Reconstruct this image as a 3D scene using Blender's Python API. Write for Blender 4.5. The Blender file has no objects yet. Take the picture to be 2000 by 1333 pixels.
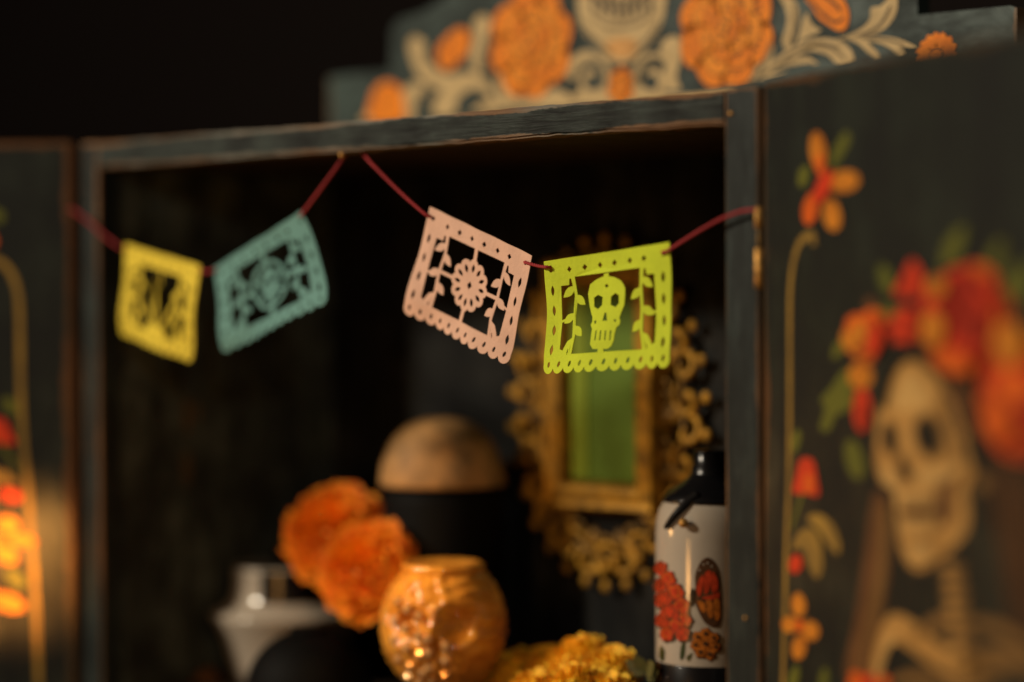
import bpy, bmesh, math, random
from mathutils import Vector, Matrix
from mathutils.geometry import delaunay_2d_cdt
random.seed(7)
R = math.radians
scene = bpy.context.scene
C = bpy.data.collections.new('Altar'); scene.collection.children.link(C)

# ------------------------------------------------------------------ camera
CAM = Vector((1.212, -1.10, 0.35))
FPX = 85.0 / 36.0 * 2000.0
cam_rot = (Matrix.Rotation(R(44.5), 3, 'Z') @ Matrix.Rotation(R(90 - 0.9), 3, 'X') @ Matrix.Rotation(R(-0.25), 3, 'Z'))
cd = bpy.data.cameras.new('camera'); cam = bpy.data.objects.new('camera', cd); scene.collection.objects.link(cam)
cam.matrix_world = Matrix.Translation(CAM) @ cam_rot.to_4x4()
cd.lens = 85; cd.sensor_width = 36; cd.clip_start = .05; cd.clip_end = 60
cd.dof.use_dof = True; cd.dof.focus_distance = 1.525; cd.dof.aperture_fstop = 1.5
cd.dof.aperture_blades = 0
scene.camera = cam
scene.view_settings.view_transform = 'Standard'; scene.view_settings.look = 'None'
scene.view_settings.exposure = 0; scene.view_settings.gamma = 1

# ------------------------------------------------------------------ world and lamps
w = bpy.data.worlds.new('World'); scene.world = w; w.use_nodes = True
w.node_tree.nodes['Background'].inputs[0].default_value = (1.0, .62, .42, 1)
w.node_tree.nodes['Background'].inputs[1].default_value = .030

def lamp(name, kind, loc, power, color, size=.1, target=None, angle=None, blend=.5):
    d = bpy.data.lights.new(name, kind); o = bpy.data.objects.new(name, d); C.objects.link(o)
    o.location = loc; d.energy = power; d.color = color
    if kind == 'AREA': d.size = size
    else: d.shadow_soft_size = size
    if kind == 'SPOT': d.spot_size = R(angle); d.spot_blend = blend
    if target is not None:
        o.rotation_euler = (Vector(target) - Vector(loc)).to_track_quat('-Z', 'Y').to_euler()
    return o
lamp('ceiling_lamp', 'AREA', (-1.0, -1.75, 1.32), 46, (1, .86, .66), .20, (0, .1, .40))
lamp('room_lamp', 'AREA', (1.75, -1.35, .85), 3.8, (1, .88, .72), .14, (-.1, .1, .35))
lamp('candle_glow_front', 'POINT', (.10, -.42, .125), 1.2, (1, .46, .12), .03)
lamp('candle_glow_left', 'SPOT', (-.12, -.55, .165), 75, (1, .41, .09), .02, (-.378, -.040, .150), 14, .8)
lamp('jar_warm_fill', 'POINT', (-.015, -.02, .205), .28, (1, .50, .15), .012)  # added warm fill in front of the jar, for marigolds and beads

# ------------------------------------------------------------------ photo geometry helpers (survey of the place)
def ray(px, py):
    return (cam_rot @ Vector(((px - 1000) / FPX, -(py - 666.5) / FPX, -1))).normalized()
def hit_plane(px, py, p, n):
    d = ray(px, py); p = Vector(p); n = Vector(n)
    return CAM + d * ((p - CAM).dot(n) / d.dot(n))
def hit_y(px, py, y=0.0): return hit_plane(px, py, (0, y, 0), (0, 1, 0))

# ------------------------------------------------------------------ materials
def newmat(name):
    m = bpy.data.materials.new(name); m.use_nodes = True
    nt = m.node_tree; b = nt.nodes['Principled BSDF']
    return m, nt, b
def lk(nt, a, b): nt.links.new(a, b)
def noise(nt, scale, detail=4, rough=.6, stretch=None, dist=0):
    n = nt.nodes.new('ShaderNodeTexNoise'); n.inputs['Scale'].default_value = scale
    n.inputs['Detail'].default_value = detail; n.inputs['Roughness'].default_value = rough
    n.inputs['Distortion'].default_value = dist
    tc = nt.nodes.new('ShaderNodeTexCoord')
    if stretch:
        mp = nt.nodes.new('ShaderNodeMapping'); mp.inputs['Scale'].default_value = stretch
        lk(nt, tc.outputs['Object'], mp.inputs[0]); lk(nt, mp.outputs[0], n.inputs[0])
    else: lk(nt, tc.outputs['Object'], n.inputs[0])
    return n
def ramp(nt, src, stops):
    r = nt.nodes.new('ShaderNodeValToRGB'); e = r.color_ramp.elements
    while len(e) < len(stops): e.new(.5)
    for el, (p, c) in zip(e, stops): el.position = p; el.color = (*c, 1)
    lk(nt, src, r.inputs[0]); return r
def bump(nt, b, h, strength=.3, dist=.001):
    n = nt.nodes.new('ShaderNodeBump'); n.inputs['Strength'].default_value = strength; n.inputs['Distance'].default_value = dist
    lk(nt, h, n.inputs['Height']); lk(nt, n.outputs[0], b.inputs['Normal']); return n
def paint(name, c, rough=.55, var=.35, scale=60, c2=None, bmp=.25):
    m, nt, b = newmat(name)
    n = noise(nt, scale, 5, .65)
    lo = tuple(v * (1 - var) for v in c) if c2 is None else c2
    r = ramp(nt, n.outputs[0], [(.33, lo), (.62, c)])
    lk(nt, r.outputs[0], b.inputs['Base Color']); b.inputs['Roughness'].default_value = rough
    n2 = noise(nt, scale * 6, 3, .6); bump(nt, b, n2.outputs[0], bmp, .0006)
    if rough > .4: b.inputs['Specular IOR Level'].default_value = .18
    return m
def distressed(name, base, base2, wood, wx=0, wz=.2, grain=(1, 1, 1), gs=40, wood2=None, bmp=.7, front=False):
    """old dark paint over brown wood: grain follows the piece, a band along its edges is rubbed bare"""
    m, nt, b = newmat(name)
    def math_(op, x, y=None, z=None):
        n = nt.nodes.new('ShaderNodeMath'); n.operation = op
        for i, v in enumerate((x, y, z)):
            if v is None: continue
            if isinstance(v, (int, float)): n.inputs[i].default_value = v
            else: lk(nt, v, n.inputs[i])
        return n.outputs[0]
    g = noise(nt, gs, 8, .72, grain, .8); g2 = noise(nt, 22, 4, .6)
    mixg = math_('MULTIPLY_ADD', g2.outputs[0], .45, math_('MULTIPLY', g.outputs[0], .55))
    pr = ramp(nt, mixg, [(.42, base2), (.50, base), (.60, tuple(v * 2.2 for v in base))])
    tc = nt.nodes.new('ShaderNodeTexCoord'); sp = nt.nodes.new('ShaderNodeSeparateXYZ'); lk(nt, tc.outputs['Generated'], sp.inputs[0])
    n2 = noise(nt, 17, 6, .75, tuple(.35 if q < 1 else 1 for q in grain)); n3 = noise(nt, 7, 2, .5)
    thr = math_('MULTIPLY', math_('SUBTRACT', n2.outputs[0], .31), 3.2)
    tot = None
    for ax, wd in (('X', wx), ('Z', wz)):
        if not wd: continue
        e = math_('MULTIPLY', math_('ABSOLUTE', math_('SUBTRACT', sp.outputs[ax], .5)), 2)     # 1 at the edges
        k = math_('DIVIDE', math_('SUBTRACT', e, 1 - wd), wd)                                  # 0..1 inside the band
        q = math_('SUBTRACT', math_('ADD', k, thr), 1.0)
        tot = q if tot is None else math_('MAXIMUM', tot, q)
    if front:
        geo = nt.nodes.new('ShaderNodeNewGeometry'); sn = nt.nodes.new('ShaderNodeSeparateXYZ'); lk(nt, geo.outputs['True Normal'], sn.inputs[0])
        tot = math_('MULTIPLY', tot, math_('LESS_THAN', sn.outputs['Y'], -.3))
    wr = ramp(nt, tot, [(.0, (0, 0, 0)), (.16, (1, 1, 1))])
    wc = ramp(nt, n3.outputs[0], [(.42, wood), (.58, wood2 or wood)])
    mx = nt.nodes.new('ShaderNodeMixRGB'); lk(nt, wr.outputs[0], mx.inputs[0]); lk(nt, pr.outputs[0], mx.inputs[1]); lk(nt, wc.outputs[0], mx.inputs[2])
    lk(nt, mx.outputs[0], b.inputs['Base Color'])
    rr = ramp(nt, mixg, [(.35, (.7, .7, .7)), (.65, (.42, .42, .42))]); lk(nt, rr.outputs[0], b.inputs['Roughness'])
    bump(nt, b, mixg, bmp, .0014); b.inputs['Specular IOR Level'].default_value = .22
    return m

TEAL = (.021, .028, .024); TEAL2 = (.007, .010, .009); WOOD = (.17, .085, .035)
RAIL = (.014, .019, .016)
M = {}
M['rail'] = distressed('worn teal paint rail', RAIL, (.004, .005, .0045), WOOD, 0, .50, (.08, 1, 1.5), 300, (.17, .16, .13), 1.0)
M['stile'] = distressed('worn teal paint stile', (.010, .0145, .0135), TEAL2, WOOD, .30, .02, (1, 1, .12), 180, (.07, .045, .025), .7, True)
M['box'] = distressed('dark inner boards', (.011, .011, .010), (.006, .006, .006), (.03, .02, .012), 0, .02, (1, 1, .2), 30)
M['side'] = distressed('inner side boards with painted lamp light', (.034, .040, .034), (.018, .020, .017), (.05, .03, .016), 0, .02, (1, 1, .2), 30)  # base raised to stand in for lamp light on the left wall
M['door'] = distressed('dark painted door', (.0085, .0105, .0080), (.006, .007, .006), (.10, .042, .014), .055, .03, (1, 1, .2), 30, (.045, .028, .012), .3)
M['pediment'] = distressed('teal painted pediment', (.025, .037, .033), (.017, .026, .023), (.15, .09, .045), .01, .012, (.5, 1, 1), 40, None, .3)
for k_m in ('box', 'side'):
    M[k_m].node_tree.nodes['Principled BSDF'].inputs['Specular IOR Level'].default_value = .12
M['orange'] = paint('orange paint', (.93, .27, .014), c2=(.78, .19, .010), scale=110)
M['orange_dark'] = paint('burnt orange paint', (.17, .060, .022), scale=120)
M['orange_light'] = paint('light orange paint', (.97, .34, .028), c2=(.86, .25, .016), scale=110)
M['line'] = paint('dark line paint', (.055, .045, .035))
M['beige'] = paint('beige paint', (.62, .44, .21), c2=(.48, .33, .15), scale=90)
M['beige_dark'] = paint('shaded beige paint', (.26, .19, .10), scale=90)
M['teal_paint'] = paint('teal paint', (.035, .052, .048))
M['door_orange'] = paint('door orange paint', (.62, .22, .02), c2=(.42, .13, .012), scale=60)
M['door_red'] = paint('door red paint', (.62, .045, .012), c2=(.45, .03, .01), scale=60)
M['door_red2'] = paint('door orange red paint', (.72, .12, .012), scale=60)
M['door_gold'] = paint('door gold paint', (.32, .19, .035), c2=(.2, .12, .03), scale=40)
M['door_green'] = paint('door green paint', (.13, .13, .018), c2=(.08, .09, .015), scale=50)
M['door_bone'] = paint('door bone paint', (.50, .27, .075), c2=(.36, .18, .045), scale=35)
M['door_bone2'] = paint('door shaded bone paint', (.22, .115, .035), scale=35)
M['door_brown'] = paint('door brown hair paint', (.13, .055, .02), scale=40)
M['chin'] = paint('peach paint', (.75, .38, .12))
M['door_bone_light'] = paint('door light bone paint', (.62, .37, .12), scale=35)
M['door_deep_red'] = paint('door deep red paint', (.33, .02, .008), scale=50)
M['door_black'] = paint('door black paint', (.010, .011, .009))

def paper(name, c):
    m, nt, b = newmat(name)
    n = noise(nt, 900, 4, .7); n0 = noise(nt, 45, 3, .5)
    r = ramp(nt, n0.outputs[0], [(.3, tuple(v * .90 for v in c)), (.7, c)])
    mx = nt.nodes.new('ShaderNodeMixRGB'); mx.blend_type = 'MULTIPLY'; mx.inputs[0].default_value = 1
    r2 = ramp(nt, n.outputs[0], [(.3, (.86, .86, .86)), (.7, (1, 1, 1))])
    lk(nt, r.outputs[0], mx.inputs[1]); lk(nt, r2.outputs[0], mx.inputs[2])
    lk(nt, mx.outputs[0], b.inputs['Base Color']); b.inputs['Roughness'].default_value = .8
    b.inputs['Specular IOR Level'].default_value = .25
    bump(nt, b, n.outputs[0], .35, .0003)
    return m
M['lime'] = paper('lime green card', (.61, .74, .035))
M['pink'] = paper('pale pink card', (.80, .50, .37))
M['teal'] = paper('sea green card', (.150, .325, .30))
M['yellow'] = paper('yellow card', (.82, .62, .055))
m, nt, b = newmat('red twisted cord'); n = noise(nt, 800, 3); r = ramp(nt, n.outputs[0], [(.3, (.22, .010, .014)), (.7, (.42, .022, .028))])
lk(nt, r.outputs[0], b.inputs['Base Color']); b.inputs['Roughness'].default_value = .75; M['cord'] = m
def metal(name, c, rough, scale=200, dark=.4):
    m, nt, b = newmat(name); n = noise(nt, scale, 4)
    r = ramp(nt, n.outputs[0], [(.35, tuple(v * dark for v in c)), (.6, c)])
    lk(nt, r.outputs[0], b.inputs['Base Color']); b.inputs['Metallic'].default_value = .85; b.inputs['Roughness'].default_value = rough
    bump(nt, b, n.outputs[0], .3, .0005); return m
M['brass'] = metal('old brass', (.80, .44, .12), .6)
M['gilt'] = metal('aged gilt', (.52, .27, .02), .62, 90, .35); M['gilt'].node_tree.nodes['Principled BSDF'].inputs['Metallic'].default_value = .35
M['gilt_dark'] = metal('dark aged gilt', (.24, .125, .015), .5, 90, .3); M['gilt_dark'].node_tree.nodes['Principled BSDF'].inputs['Metallic'].default_value = .35
M['green_glass'] = paint('flat green', (.11, .19, .018), .35, .2, 20, bmp=.05)
M['green_bright'] = paint('bright flat green edge', (.20, .27, .018), .35, .2, 20, bmp=.05)
M['ceramic'] = paint('grey white glaze', (.40, .35, .285), .14, .08, 30, bmp=.02)
M['black_gloss'] = paint('black gloss', (.006, .006, .007), .2, .3, 30, bmp=.05)
M['leather'] = paint('black leather', (.008, .007, .007), .45, .3, 200)
M['bottle_red'] = paint('bottle red print', (.55, .055, .018), .2, .5, 220, bmp=.05)
M['bottle_orange'] = paint('bottle orange print', (.50, .15, .02), .2, .6, 260, bmp=.05)
M['bottle_brown'] = paint('bottle brown print', (.10, .045, .02), .2, .5, 260, bmp=.05)
M['bottle_green'] = paint('bottle green print', (.04, .055, .02), .2, .4, 200, bmp=.05)
M['black_clay'] = paint('black burnished clay', (.003, .003, .003), .65, .3, 40)
M['black_clay'].node_tree.nodes['Principled BSDF'].inputs['Specular IOR Level'].default_value = .08
M['mottled'] = paint('mottled brown clay', (.52, .28, .10), .6, .5, 22, c2=(.12, .085, .045))
M['table'] = paint('dark table', (.012, .009, .007), .6)
M['wallm'] = paint('dark wall', (.012, .008, .007), .9)
def petal(name, c, c2):
    m, nt, b = newmat(name); n = noise(nt, 45, 3)
    r = ramp(nt, n.outputs[0], [(.35, c2), (.65, c)]); lk(nt, r.outputs[0], b.inputs['Base Color'])
    b.inputs['Roughness'].default_value = .7
    b.inputs['Subsurface Weight'].default_value = .5; b.inputs['Subsurface Radius'].default_value = (.012, .006, .002); b.inputs['Subsurface Scale'].default_value = .6
    return m
M['marigold'] = petal('orange marigold petals', (.95, .33, .004), (.85, .19, .003))
M['marigold_yellow'] = petal('yellow marigold petals', (.95, .56, .02), (.88, .42, .010))
M['stem'] = petal('dry green sepals', (.10, .09, .015), (.06, .06, .01))
m, nt, b = newmat('amber pressed glass')
n = noise(nt, 60, 3); r = ramp(nt, n.outputs[0], [(.3, (.58, .21, .022)), (.7, (.86, .40, .055))]); lk(nt, r.outputs[0], b.inputs['Base Color'])
b.inputs['Roughness'].default_value = .10; b.inputs['Transmission Weight'].default_value = .12; b.inputs['Coat Weight'].default_value = .6; b.inputs['Coat Roughness'].default_value = .05; b.inputs['IOR'].default_value = 1.45
n2 = noise(nt, 90, 3); bump(nt, b, n2.outputs[0], .8, .004); M['amber'] = m
m, nt, b = newmat('candle flame'); b.inputs['Emission Color'].default_value = (1, .5, .14, 1); b.inputs['Emission Strength'].default_value = 30; M['flame'] = m
m, nt, b = newmat('amber glint bead'); n = noise(nt, 60, 3); r = ramp(nt, n.outputs[0], [(.3, (.80, .42, .14)), (.7, (1, .62, .28))]); lk(nt, r.outputs[0], b.inputs['Base Color']); b.inputs['Roughness'].default_value = .12; b.inputs['Metallic'].default_value = .45; b.inputs['Coat Weight'].default_value = 1; M['glint_bead'] = m
M['wax'] = paint('candle wax', (.75, .55, .3), .5, .1)

# ------------------------------------------------------------------ object helpers
def tag(o, label=None, cat=None, group=None, kind=None):
    for k, v in (('label', label), ('category', cat), ('group', group), ('kind', kind)):
        if v: o[k] = v
    return o
def empty(name, loc=(0, 0, 0), parent=None):
    o = bpy.data.objects.new(name, None); o.empty_display_size = .02; C.objects.link(o); o.location = loc
    if parent: o.parent = parent
    return o
def origin(parent):
    p = Vector((0, 0, 0))
    while parent is not None: p += Vector(parent.location); parent = parent.parent
    return p
def link(name, bm, mats, parent=None, smooth=False, loc=None):
    """bm is in world coordinates; the object's origin goes to its parent's (or to loc)"""
    if not isinstance(mats, (list, tuple)): mats = [mats]
    o0 = origin(parent) if loc is None else Vector(loc)
    bmesh.ops.translate(bm, vec=-o0, verts=bm.verts)
    me = bpy.data.meshes.new(name); bm.to_mesh(me); bm.free()
    for mm in mats: me.materials.append(mm)
    if smooth:
        for p in me.polygons: p.use_smooth = True
    o = bpy.data.objects.new(name, me); C.objects.link(o)
    if parent: o.parent = parent; o.location = o0 - origin(parent)
    else: o.location = o0
    return o
def add_box(bm, x0, x1, y0, y1, z0, z1, bev=.0, mat=0, segs=2):
    r = bmesh.ops.create_cube(bm, size=1)
    for v in r['verts']:
        v.co = Vector(((x0 + x1) / 2 + v.co.x * (x1 - x0), (y0 + y1) / 2 + v.co.y * (y1 - y0), (z0 + z1) / 2 + v.co.z * (z1 - z0)))
    fs = set(f for v in r['verts'] for f in v.link_faces)
    for f in fs: f.material_index = mat
    if bev > 0:
        es = list(set(e for f in fs for e in f.edges))
        bmesh.ops.bevel(bm, geom=es, offset=bev, segments=segs, affect='EDGES', profile=.5)
def box(name, x0, x1, y0, y1, z0, z1, m, parent, bev=.0015):
    bm = bmesh.new(); add_box(bm, x0, x1, y0, y1, z0, z1, bev); return link(name, bm, m, parent)
def add_lathe(bm, cx, cy, prof, seg=48, mat=0, sx=1, sy=1, fn=None):
    rings = []
    for (r_, z) in prof:
        ring = []
        for i in range(seg):
            a = 2 * math.pi * i / seg
            rr = r_ * (fn(a, z) if fn else 1)
            ring.append(bm.verts.new((cx + sx * rr * math.cos(a), cy + sy * rr * math.sin(a), z)))
        rings.append(ring)
    for A, B in zip(rings, rings[1:]):
        for i in range(seg):
            f = bm.faces.new((A[i], A[(i + 1) % seg], B[(i + 1) % seg], B[i])); f.material_index = mat
    for ring, rev in ((rings[0], True), (rings[-1], False)):
        try:
            f = bm.faces.new(list(reversed(ring)) if rev else ring); f.material_index = mat
        except ValueError: pass
def add_tube(bm, pts, rad, seg=8, mat=0, taper=None):
    pts = [Vector(p) for p in pts]; rings = []; up = Vector((0, 0, 1)); pn = None
    for i, p in enumerate(pts):
        t = (pts[min(i + 1, len(pts) - 1)] - pts[max(i - 1, 0)]).normalized()
        if pn is None:
            n_ = t.cross(up); n_ = n_ if n_.length > .05 else t.cross(Vector((1, 0, 0)))
        else: n_ = pn - t * pn.dot(t)
        n_.normalize(); pn = n_; b_ = t.cross(n_)
        r_ = rad if taper is None else rad * taper(i / (len(pts) - 1))
        rings.append([bm.verts.new(p + (n_ * math.cos(2 * math.pi * k / seg) + b_ * math.sin(2 * math.pi * k / seg)) * r_) for k in range(seg)])
    for A, B in zip(rings, rings[1:]):
        for k in range(seg):
            f = bm.faces.new((A[k], A[(k + 1) % seg], B[(k + 1) % seg], B[k])); f.material_index = mat
    bm.faces.new(list(reversed(rings[0]))).material_index = mat; bm.faces.new(rings[-1]).material_index = mat
def catmull(P, n=6, closed=True):
    P = [Vector(p) for p in P]; out = []; N = len(P)
    for i in range(N if closed else N - 1):
        if closed: a, b_, c, d = P[(i - 1) % N], P[i], P[(i + 1) % N], P[(i + 2) % N]
        else: a, b_, c, d = P[max(i - 1, 0)], P[i], P[i + 1], P[min(i + 2, N - 1)]
        for k in range(n):
            t = k / n
            out.append(.5 * ((2 * b_) + (c - a) * t + (2 * a - 5 * b_ + 4 * c - d) * t * t + (3 * b_ - a - 3 * c + d) * t ** 3))
    if not closed: out.append(P[-1])
    return out
def pip(x, y, poly):
    c = False; j = len(poly) - 1
    for i in range(len(poly)):
        xi, yi = poly[i]; xj, yj = poly[j]
        if (yi > y) != (yj > y) and x < (xj - xi) * (y - yi) / (yj - yi) + xi: c = not c
        j = i
    return c
def csg(ops, grid=0, extra=0):
    """painter's 2-D solid: ops = [(+1/-1, polygon)], returns verts, tris"""
    vs = []; es = []
    for s, p in ops:
        b0 = len(vs); vs += [Vector((q[0], q[1])) for q in p]; es += [(b0 + i, b0 + (i + 1) % len(p)) for i in range(len(p))]
    if grid:
        xs = [v.x for v in vs]; ys = [v.y for v in vs]; x = min(xs) + grid * .37
        while x < max(xs):
            y = min(ys) + grid * .41
            while y < max(ys): vs.append(Vector((x, y))); y += grid
            x += grid
    V, E, F, *_ = delaunay_2d_cdt(vs, es, [], 0, 1e-5)
    bb = [(min(q[0] for q in p), max(q[0] for q in p), min(q[1] for q in p), max(q[1] for q in p)) for s, p in ops]
    out = []
    for f in F:
        cx = sum(V[i].x for i in f) / 3; cy = sum(V[i].y for i in f) / 3; inside = False
        for (s, p), b_ in zip(ops, bb):
            if b_[0] <= cx <= b_[1] and b_[2] <= cy <= b_[3] and pip(cx, cy, p): inside = s > 0
        if inside: out.append(f)
    return V, out

# ------------------------------------------------------------------ setting
tag(box('table_top', -1.6, 1.6, -.62, .6, -.04, 0, M['table'], None, .004), kind='structure')
tag(box('wall', -4, 4, 1.6, 1.7, -.8, 3, M['wallm'], None, 0), kind='structure')
tag(box('floor', -4, 4, -3, 1.6, -.85, -.8, M['wallm'], None, 0), kind='structure')

# ------------------------------------------------------------------ cabinet
ZT = .4742; ZB = .03; XL = -.335; XR = .332; YB = .245
cab = empty('altar_cabinet', (0, 0, 0))
tag(cab, 'dark teal distressed wooden altar cabinet with open painted doors and a painted pediment', 'cabinet')
def wavy_rail():
    bm = bmesh.new(); add_box(bm, -.3125, .3055, 0, .02, .4546, ZT, 0)
    es = [e for e in bm.edges if abs(e.verts[0].co.x - e.verts[1].co.x) > .3]
    bmesh.ops.subdivide_edges(bm, edges=es, cuts=150, use_grid_fill=True)
    es = [e for e in bm.edges if abs(e.verts[0].co.x - e.verts[1].co.x) > 1e-4 and abs(e.verts[0].co.z - e.verts[1].co.z) < 1e-5]
    bmesh.ops.bevel(bm, geom=es, offset=.0016, segments=2, affect='EDGES')
    rr = random.Random(3); k = [rr.uniform(0, 6.28) for _ in range(8)]
    for v in bm.verts:
        x = v.co.x; s = -1 if v.co.z < .464 else 1
        d = sum(math.sin(x * (40 + 70 * i) + k[i] + s) * .00035 / (1 + i * .45) for i in range(7))
        v.co.z += d * (.75 if s < 0 else .6)
    return bm
link('top_rail', wavy_rail(), M['rail'], cab)
box('stile', XL, -.313, 0, .02, ZB, ZT + .001, M['stile'], cab, .0022)
box('stile', .306, XR, 0, .02, ZB, ZT + .001, M['stile'], cab, .0022)
box('bottom_rail', -.3125, .3055, 0, .02, ZB, .05, M['rail'], cab)
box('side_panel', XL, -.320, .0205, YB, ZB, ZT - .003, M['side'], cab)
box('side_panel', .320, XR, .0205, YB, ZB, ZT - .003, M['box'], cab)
box('back_panel', XL, XR, YB + .0003, YB + .012, ZB, ZT - .003, M['box'], cab)
box('top_board', -.3195, .3195, .0205, YB, ZT - .018, ZT - .003, M['box'], cab)
box('floor_board', -.3195, .3195, .0205, YB, ZB + .006, .05, M['box'], cab)
box('plinth', XL + .01, XR - .01, .01, YB, 0, ZB - .0003, M['box'], cab)
# the nail under the top rail that carries the cord, small nails in the stile
for (px, py, yy, rr_) in ((668, 303, .002, .0022), (1428, 222, .0, .0016), (1456, 1208, .0, .0013)):
    p = hit_y(px, py, yy); bm = bmesh.new()
    bmesh.ops.create_uvsphere(bm, u_segments=12, v_segments=8, radius=rr_); bmesh.ops.translate(bm, vec=p, verts=bm.verts)
    link('nail', bm, M['brass'], cab, True)
# brown streaks on the left inner wall
for (x0, x1, y0, y1) in ((358, 374, 775, 850), (381, 392, 785, 825), (356, 374, 880, 950)):
    bm = bmesh.new(); pts = [hit_plane(px, py, (-.3195, 0, 0), (1, 0, 0)) for px, py in
        [( (x0 + x1) / 2 + (x1 - x0) / 2 * math.cos(a) , (y0 + y1) / 2 + (y1 - y0) / 2 * math.sin(a)) for a in [i * math.pi / 8 for i in range(16)]]]
    f = bm.faces.new([bm.verts.new(p) for p in pts]); link('brown_streak', bm, paint('streak brown', (.10, .065, .03)) if 'streak_brown' not in M else M['streak_brown'], cab)

# ------------------------------------------------------------------ painted decoration on a plane
class Plane:
    """a painted face: p + u*U + v*Z, n faces the room"""
    def __init__(s, p, U, n): s.p = Vector(p); s.U = Vector(U).normalized(); s.n = Vector(n).normalized()
    def px(s, x, y):
        h = hit_plane(x, y, s.p, s.n) - s.p; return Vector((h.dot(s.U), h.z))
    def at(s, uv, off): return s.p + s.U * uv[0] + Vector((0, 0, uv[1])) + s.n * off

def decal(plane, name, shapes, parent, store=None, label=None):
    """shapes = [(list of uv, mat key, layer)] -> one thin painted mesh"""
    if name == 'painted_leaf' and len(shapes) > 1:
        for q in shapes: decal(plane, name if q[1] in ('door_green', 'door_gold') else 'painted_bud', [q], parent)
        return
    keys = []; bm = bmesh.new()
    for poly, mk, layer in shapes:
        if mk not in keys: keys.append(mk)
        poly = [Vector((p[0], p[1])) for p in poly]
        V, F = csg([(1, poly)])
        vs = [bm.verts.new(plane.at(v, .0003 + .00022 * layer)) for v in V]
        for f in F:
            try: ff = bm.faces.new([vs[i] for i in f]); ff.material_index = keys.index(mk)
            except ValueError: pass
    for v in [v for v in bm.verts if not v.link_faces]: bm.verts.remove(v)
    bm.normal_update()
    flip = [f for f in bm.faces if f.normal.dot(plane.n) < 0]
    if flip: bmesh.ops.reverse_faces(bm, faces=flip)
    o = link(name, bm, [M[k] for k in keys], parent)
    if store is not None: store.append((name, shapes))
    return o
def sm(plane, pts, n=5): return catmull([plane.px(*p) for p in pts], n)
def ell(plane, cx, cy, rx, ry, rot=0, n=20):
    a0 = R(rot); out = []
    for i in range(n):
        t = 2 * math.pi * i / n; x = rx * math.cos(t); y = ry * math.sin(t)
        out.append(plane.px(cx + x * math.cos(a0) - y * math.sin(a0), cy + x * math.sin(a0) + y * math.cos(a0)))
    return out
def uell(c, rx, ry, rot=0, n=18, wob=0, k=0):
    a0 = rot; out = []
    for i in range(n):
        t = 2 * math.pi * i / n; q = 1 + wob * math.sin(k * t); x = rx * q * math.cos(t); y = ry * q * math.sin(t)
        out.append(Vector((c[0] + x * math.cos(a0) - y * math.sin(a0), c[1] + x * math.sin(a0) + y * math.cos(a0))))
    return out
def stroke(plane, pts, wpx, uvpts=None, n=6, taper=True):
    """ribbon along a path; width in metres"""
    P = catmull([plane.px(*p) for p in pts] if uvpts is None else uvpts, n, False); L = []; Rr = []
    for i, p in enumerate(P):
        t = (P[min(i + 1, len(P) - 1)] - P[max(i - 1, 0)]).normalized(); nn = Vector((-t.y, t.x))
        q = i / (len(P) - 1); ww = wpx * (math.sin(math.pi * min(1, max(.0, q * .92 + .06))) ** .6 if taper else 1) + .0003
        L.append(p + nn * ww); Rr.append(p - nn * ww)
    return L + Rr[::-1]
def rose(c, r, rot=0, squash=1.0, seed=1, rings=((8, 1.0), (7, .74), (6, .5), (4, .28)), dark='orange_dark', mats=('orange', 'orange_light')):
    rr = random.Random(seed); sh = [(uell(c, r * .80, r * .80, 0, 24), mats[0], 0)]; lay = 1
    for ri, (n, q) in enumerate(rings):
        for k in range(n):
            a = rot + 2 * math.pi * (k + .5 * (ri % 2)) / n + rr.uniform(-.08, .08)
            pr = r * q * .36 * (1.0 + .1 * rr.random()) * (8 / n) ** .55
            cc = (c[0] + math.cos(a) * r * q * .68, c[1] + math.sin(a) * r * q * .68)
            sh.append((uell(cc, pr * 1.03, pr * 1.13, a, 18, .05, 3), dark, lay))
            cc2 = (c[0] + math.cos(a) * r * q * .70, c[1] + math.sin(a) * r * q * .70)
            sh.append((uell(cc2, pr * .91, pr * 1.01, a, 18, .05, 3), mats[(k + ri) % 2] if ri else mats[0], lay + 1))
            for s in (-.35, 0, .35):   # fine dark ribs running in from the petal tip
                a2 = a + s * pr / (r * q); p0 = (c[0] + math.cos(a2) * r * q * .66, c[1] + math.sin(a2) * r * q * .66)
                p1 = (c[0] + math.cos(a2) * r * q * .86, c[1] + math.sin(a2) * r * q * .86)
                sh.append((stroke(None, None, r * .010, [Vector(p0), Vector(((p0[0] + p1[0]) / 2, (p0[1] + p1[1]) / 2)), Vector(p1)], 3), dark, lay + 2))
        lay += 3
    sh.append((uell(c, r * .13, r * .13), dark, lay)); sh.append((uell(c, r * .085, r * .085), mats[1], lay + 1))
    return sh
def spiral(c, r0, turns, a0, hand=1, n=26, grow=.25):
    return [Vector((c[0] + r0 * (grow + (1 - grow) * t / n) * math.cos(a0 + hand * turns * 2 * math.pi * t / n),
                    c[1] + r0 * (grow + (1 - grow) * t / n) * math.sin(a0 + hand * turns * 2 * math.pi * t / n))) for t in range(n + 1)]

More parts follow.
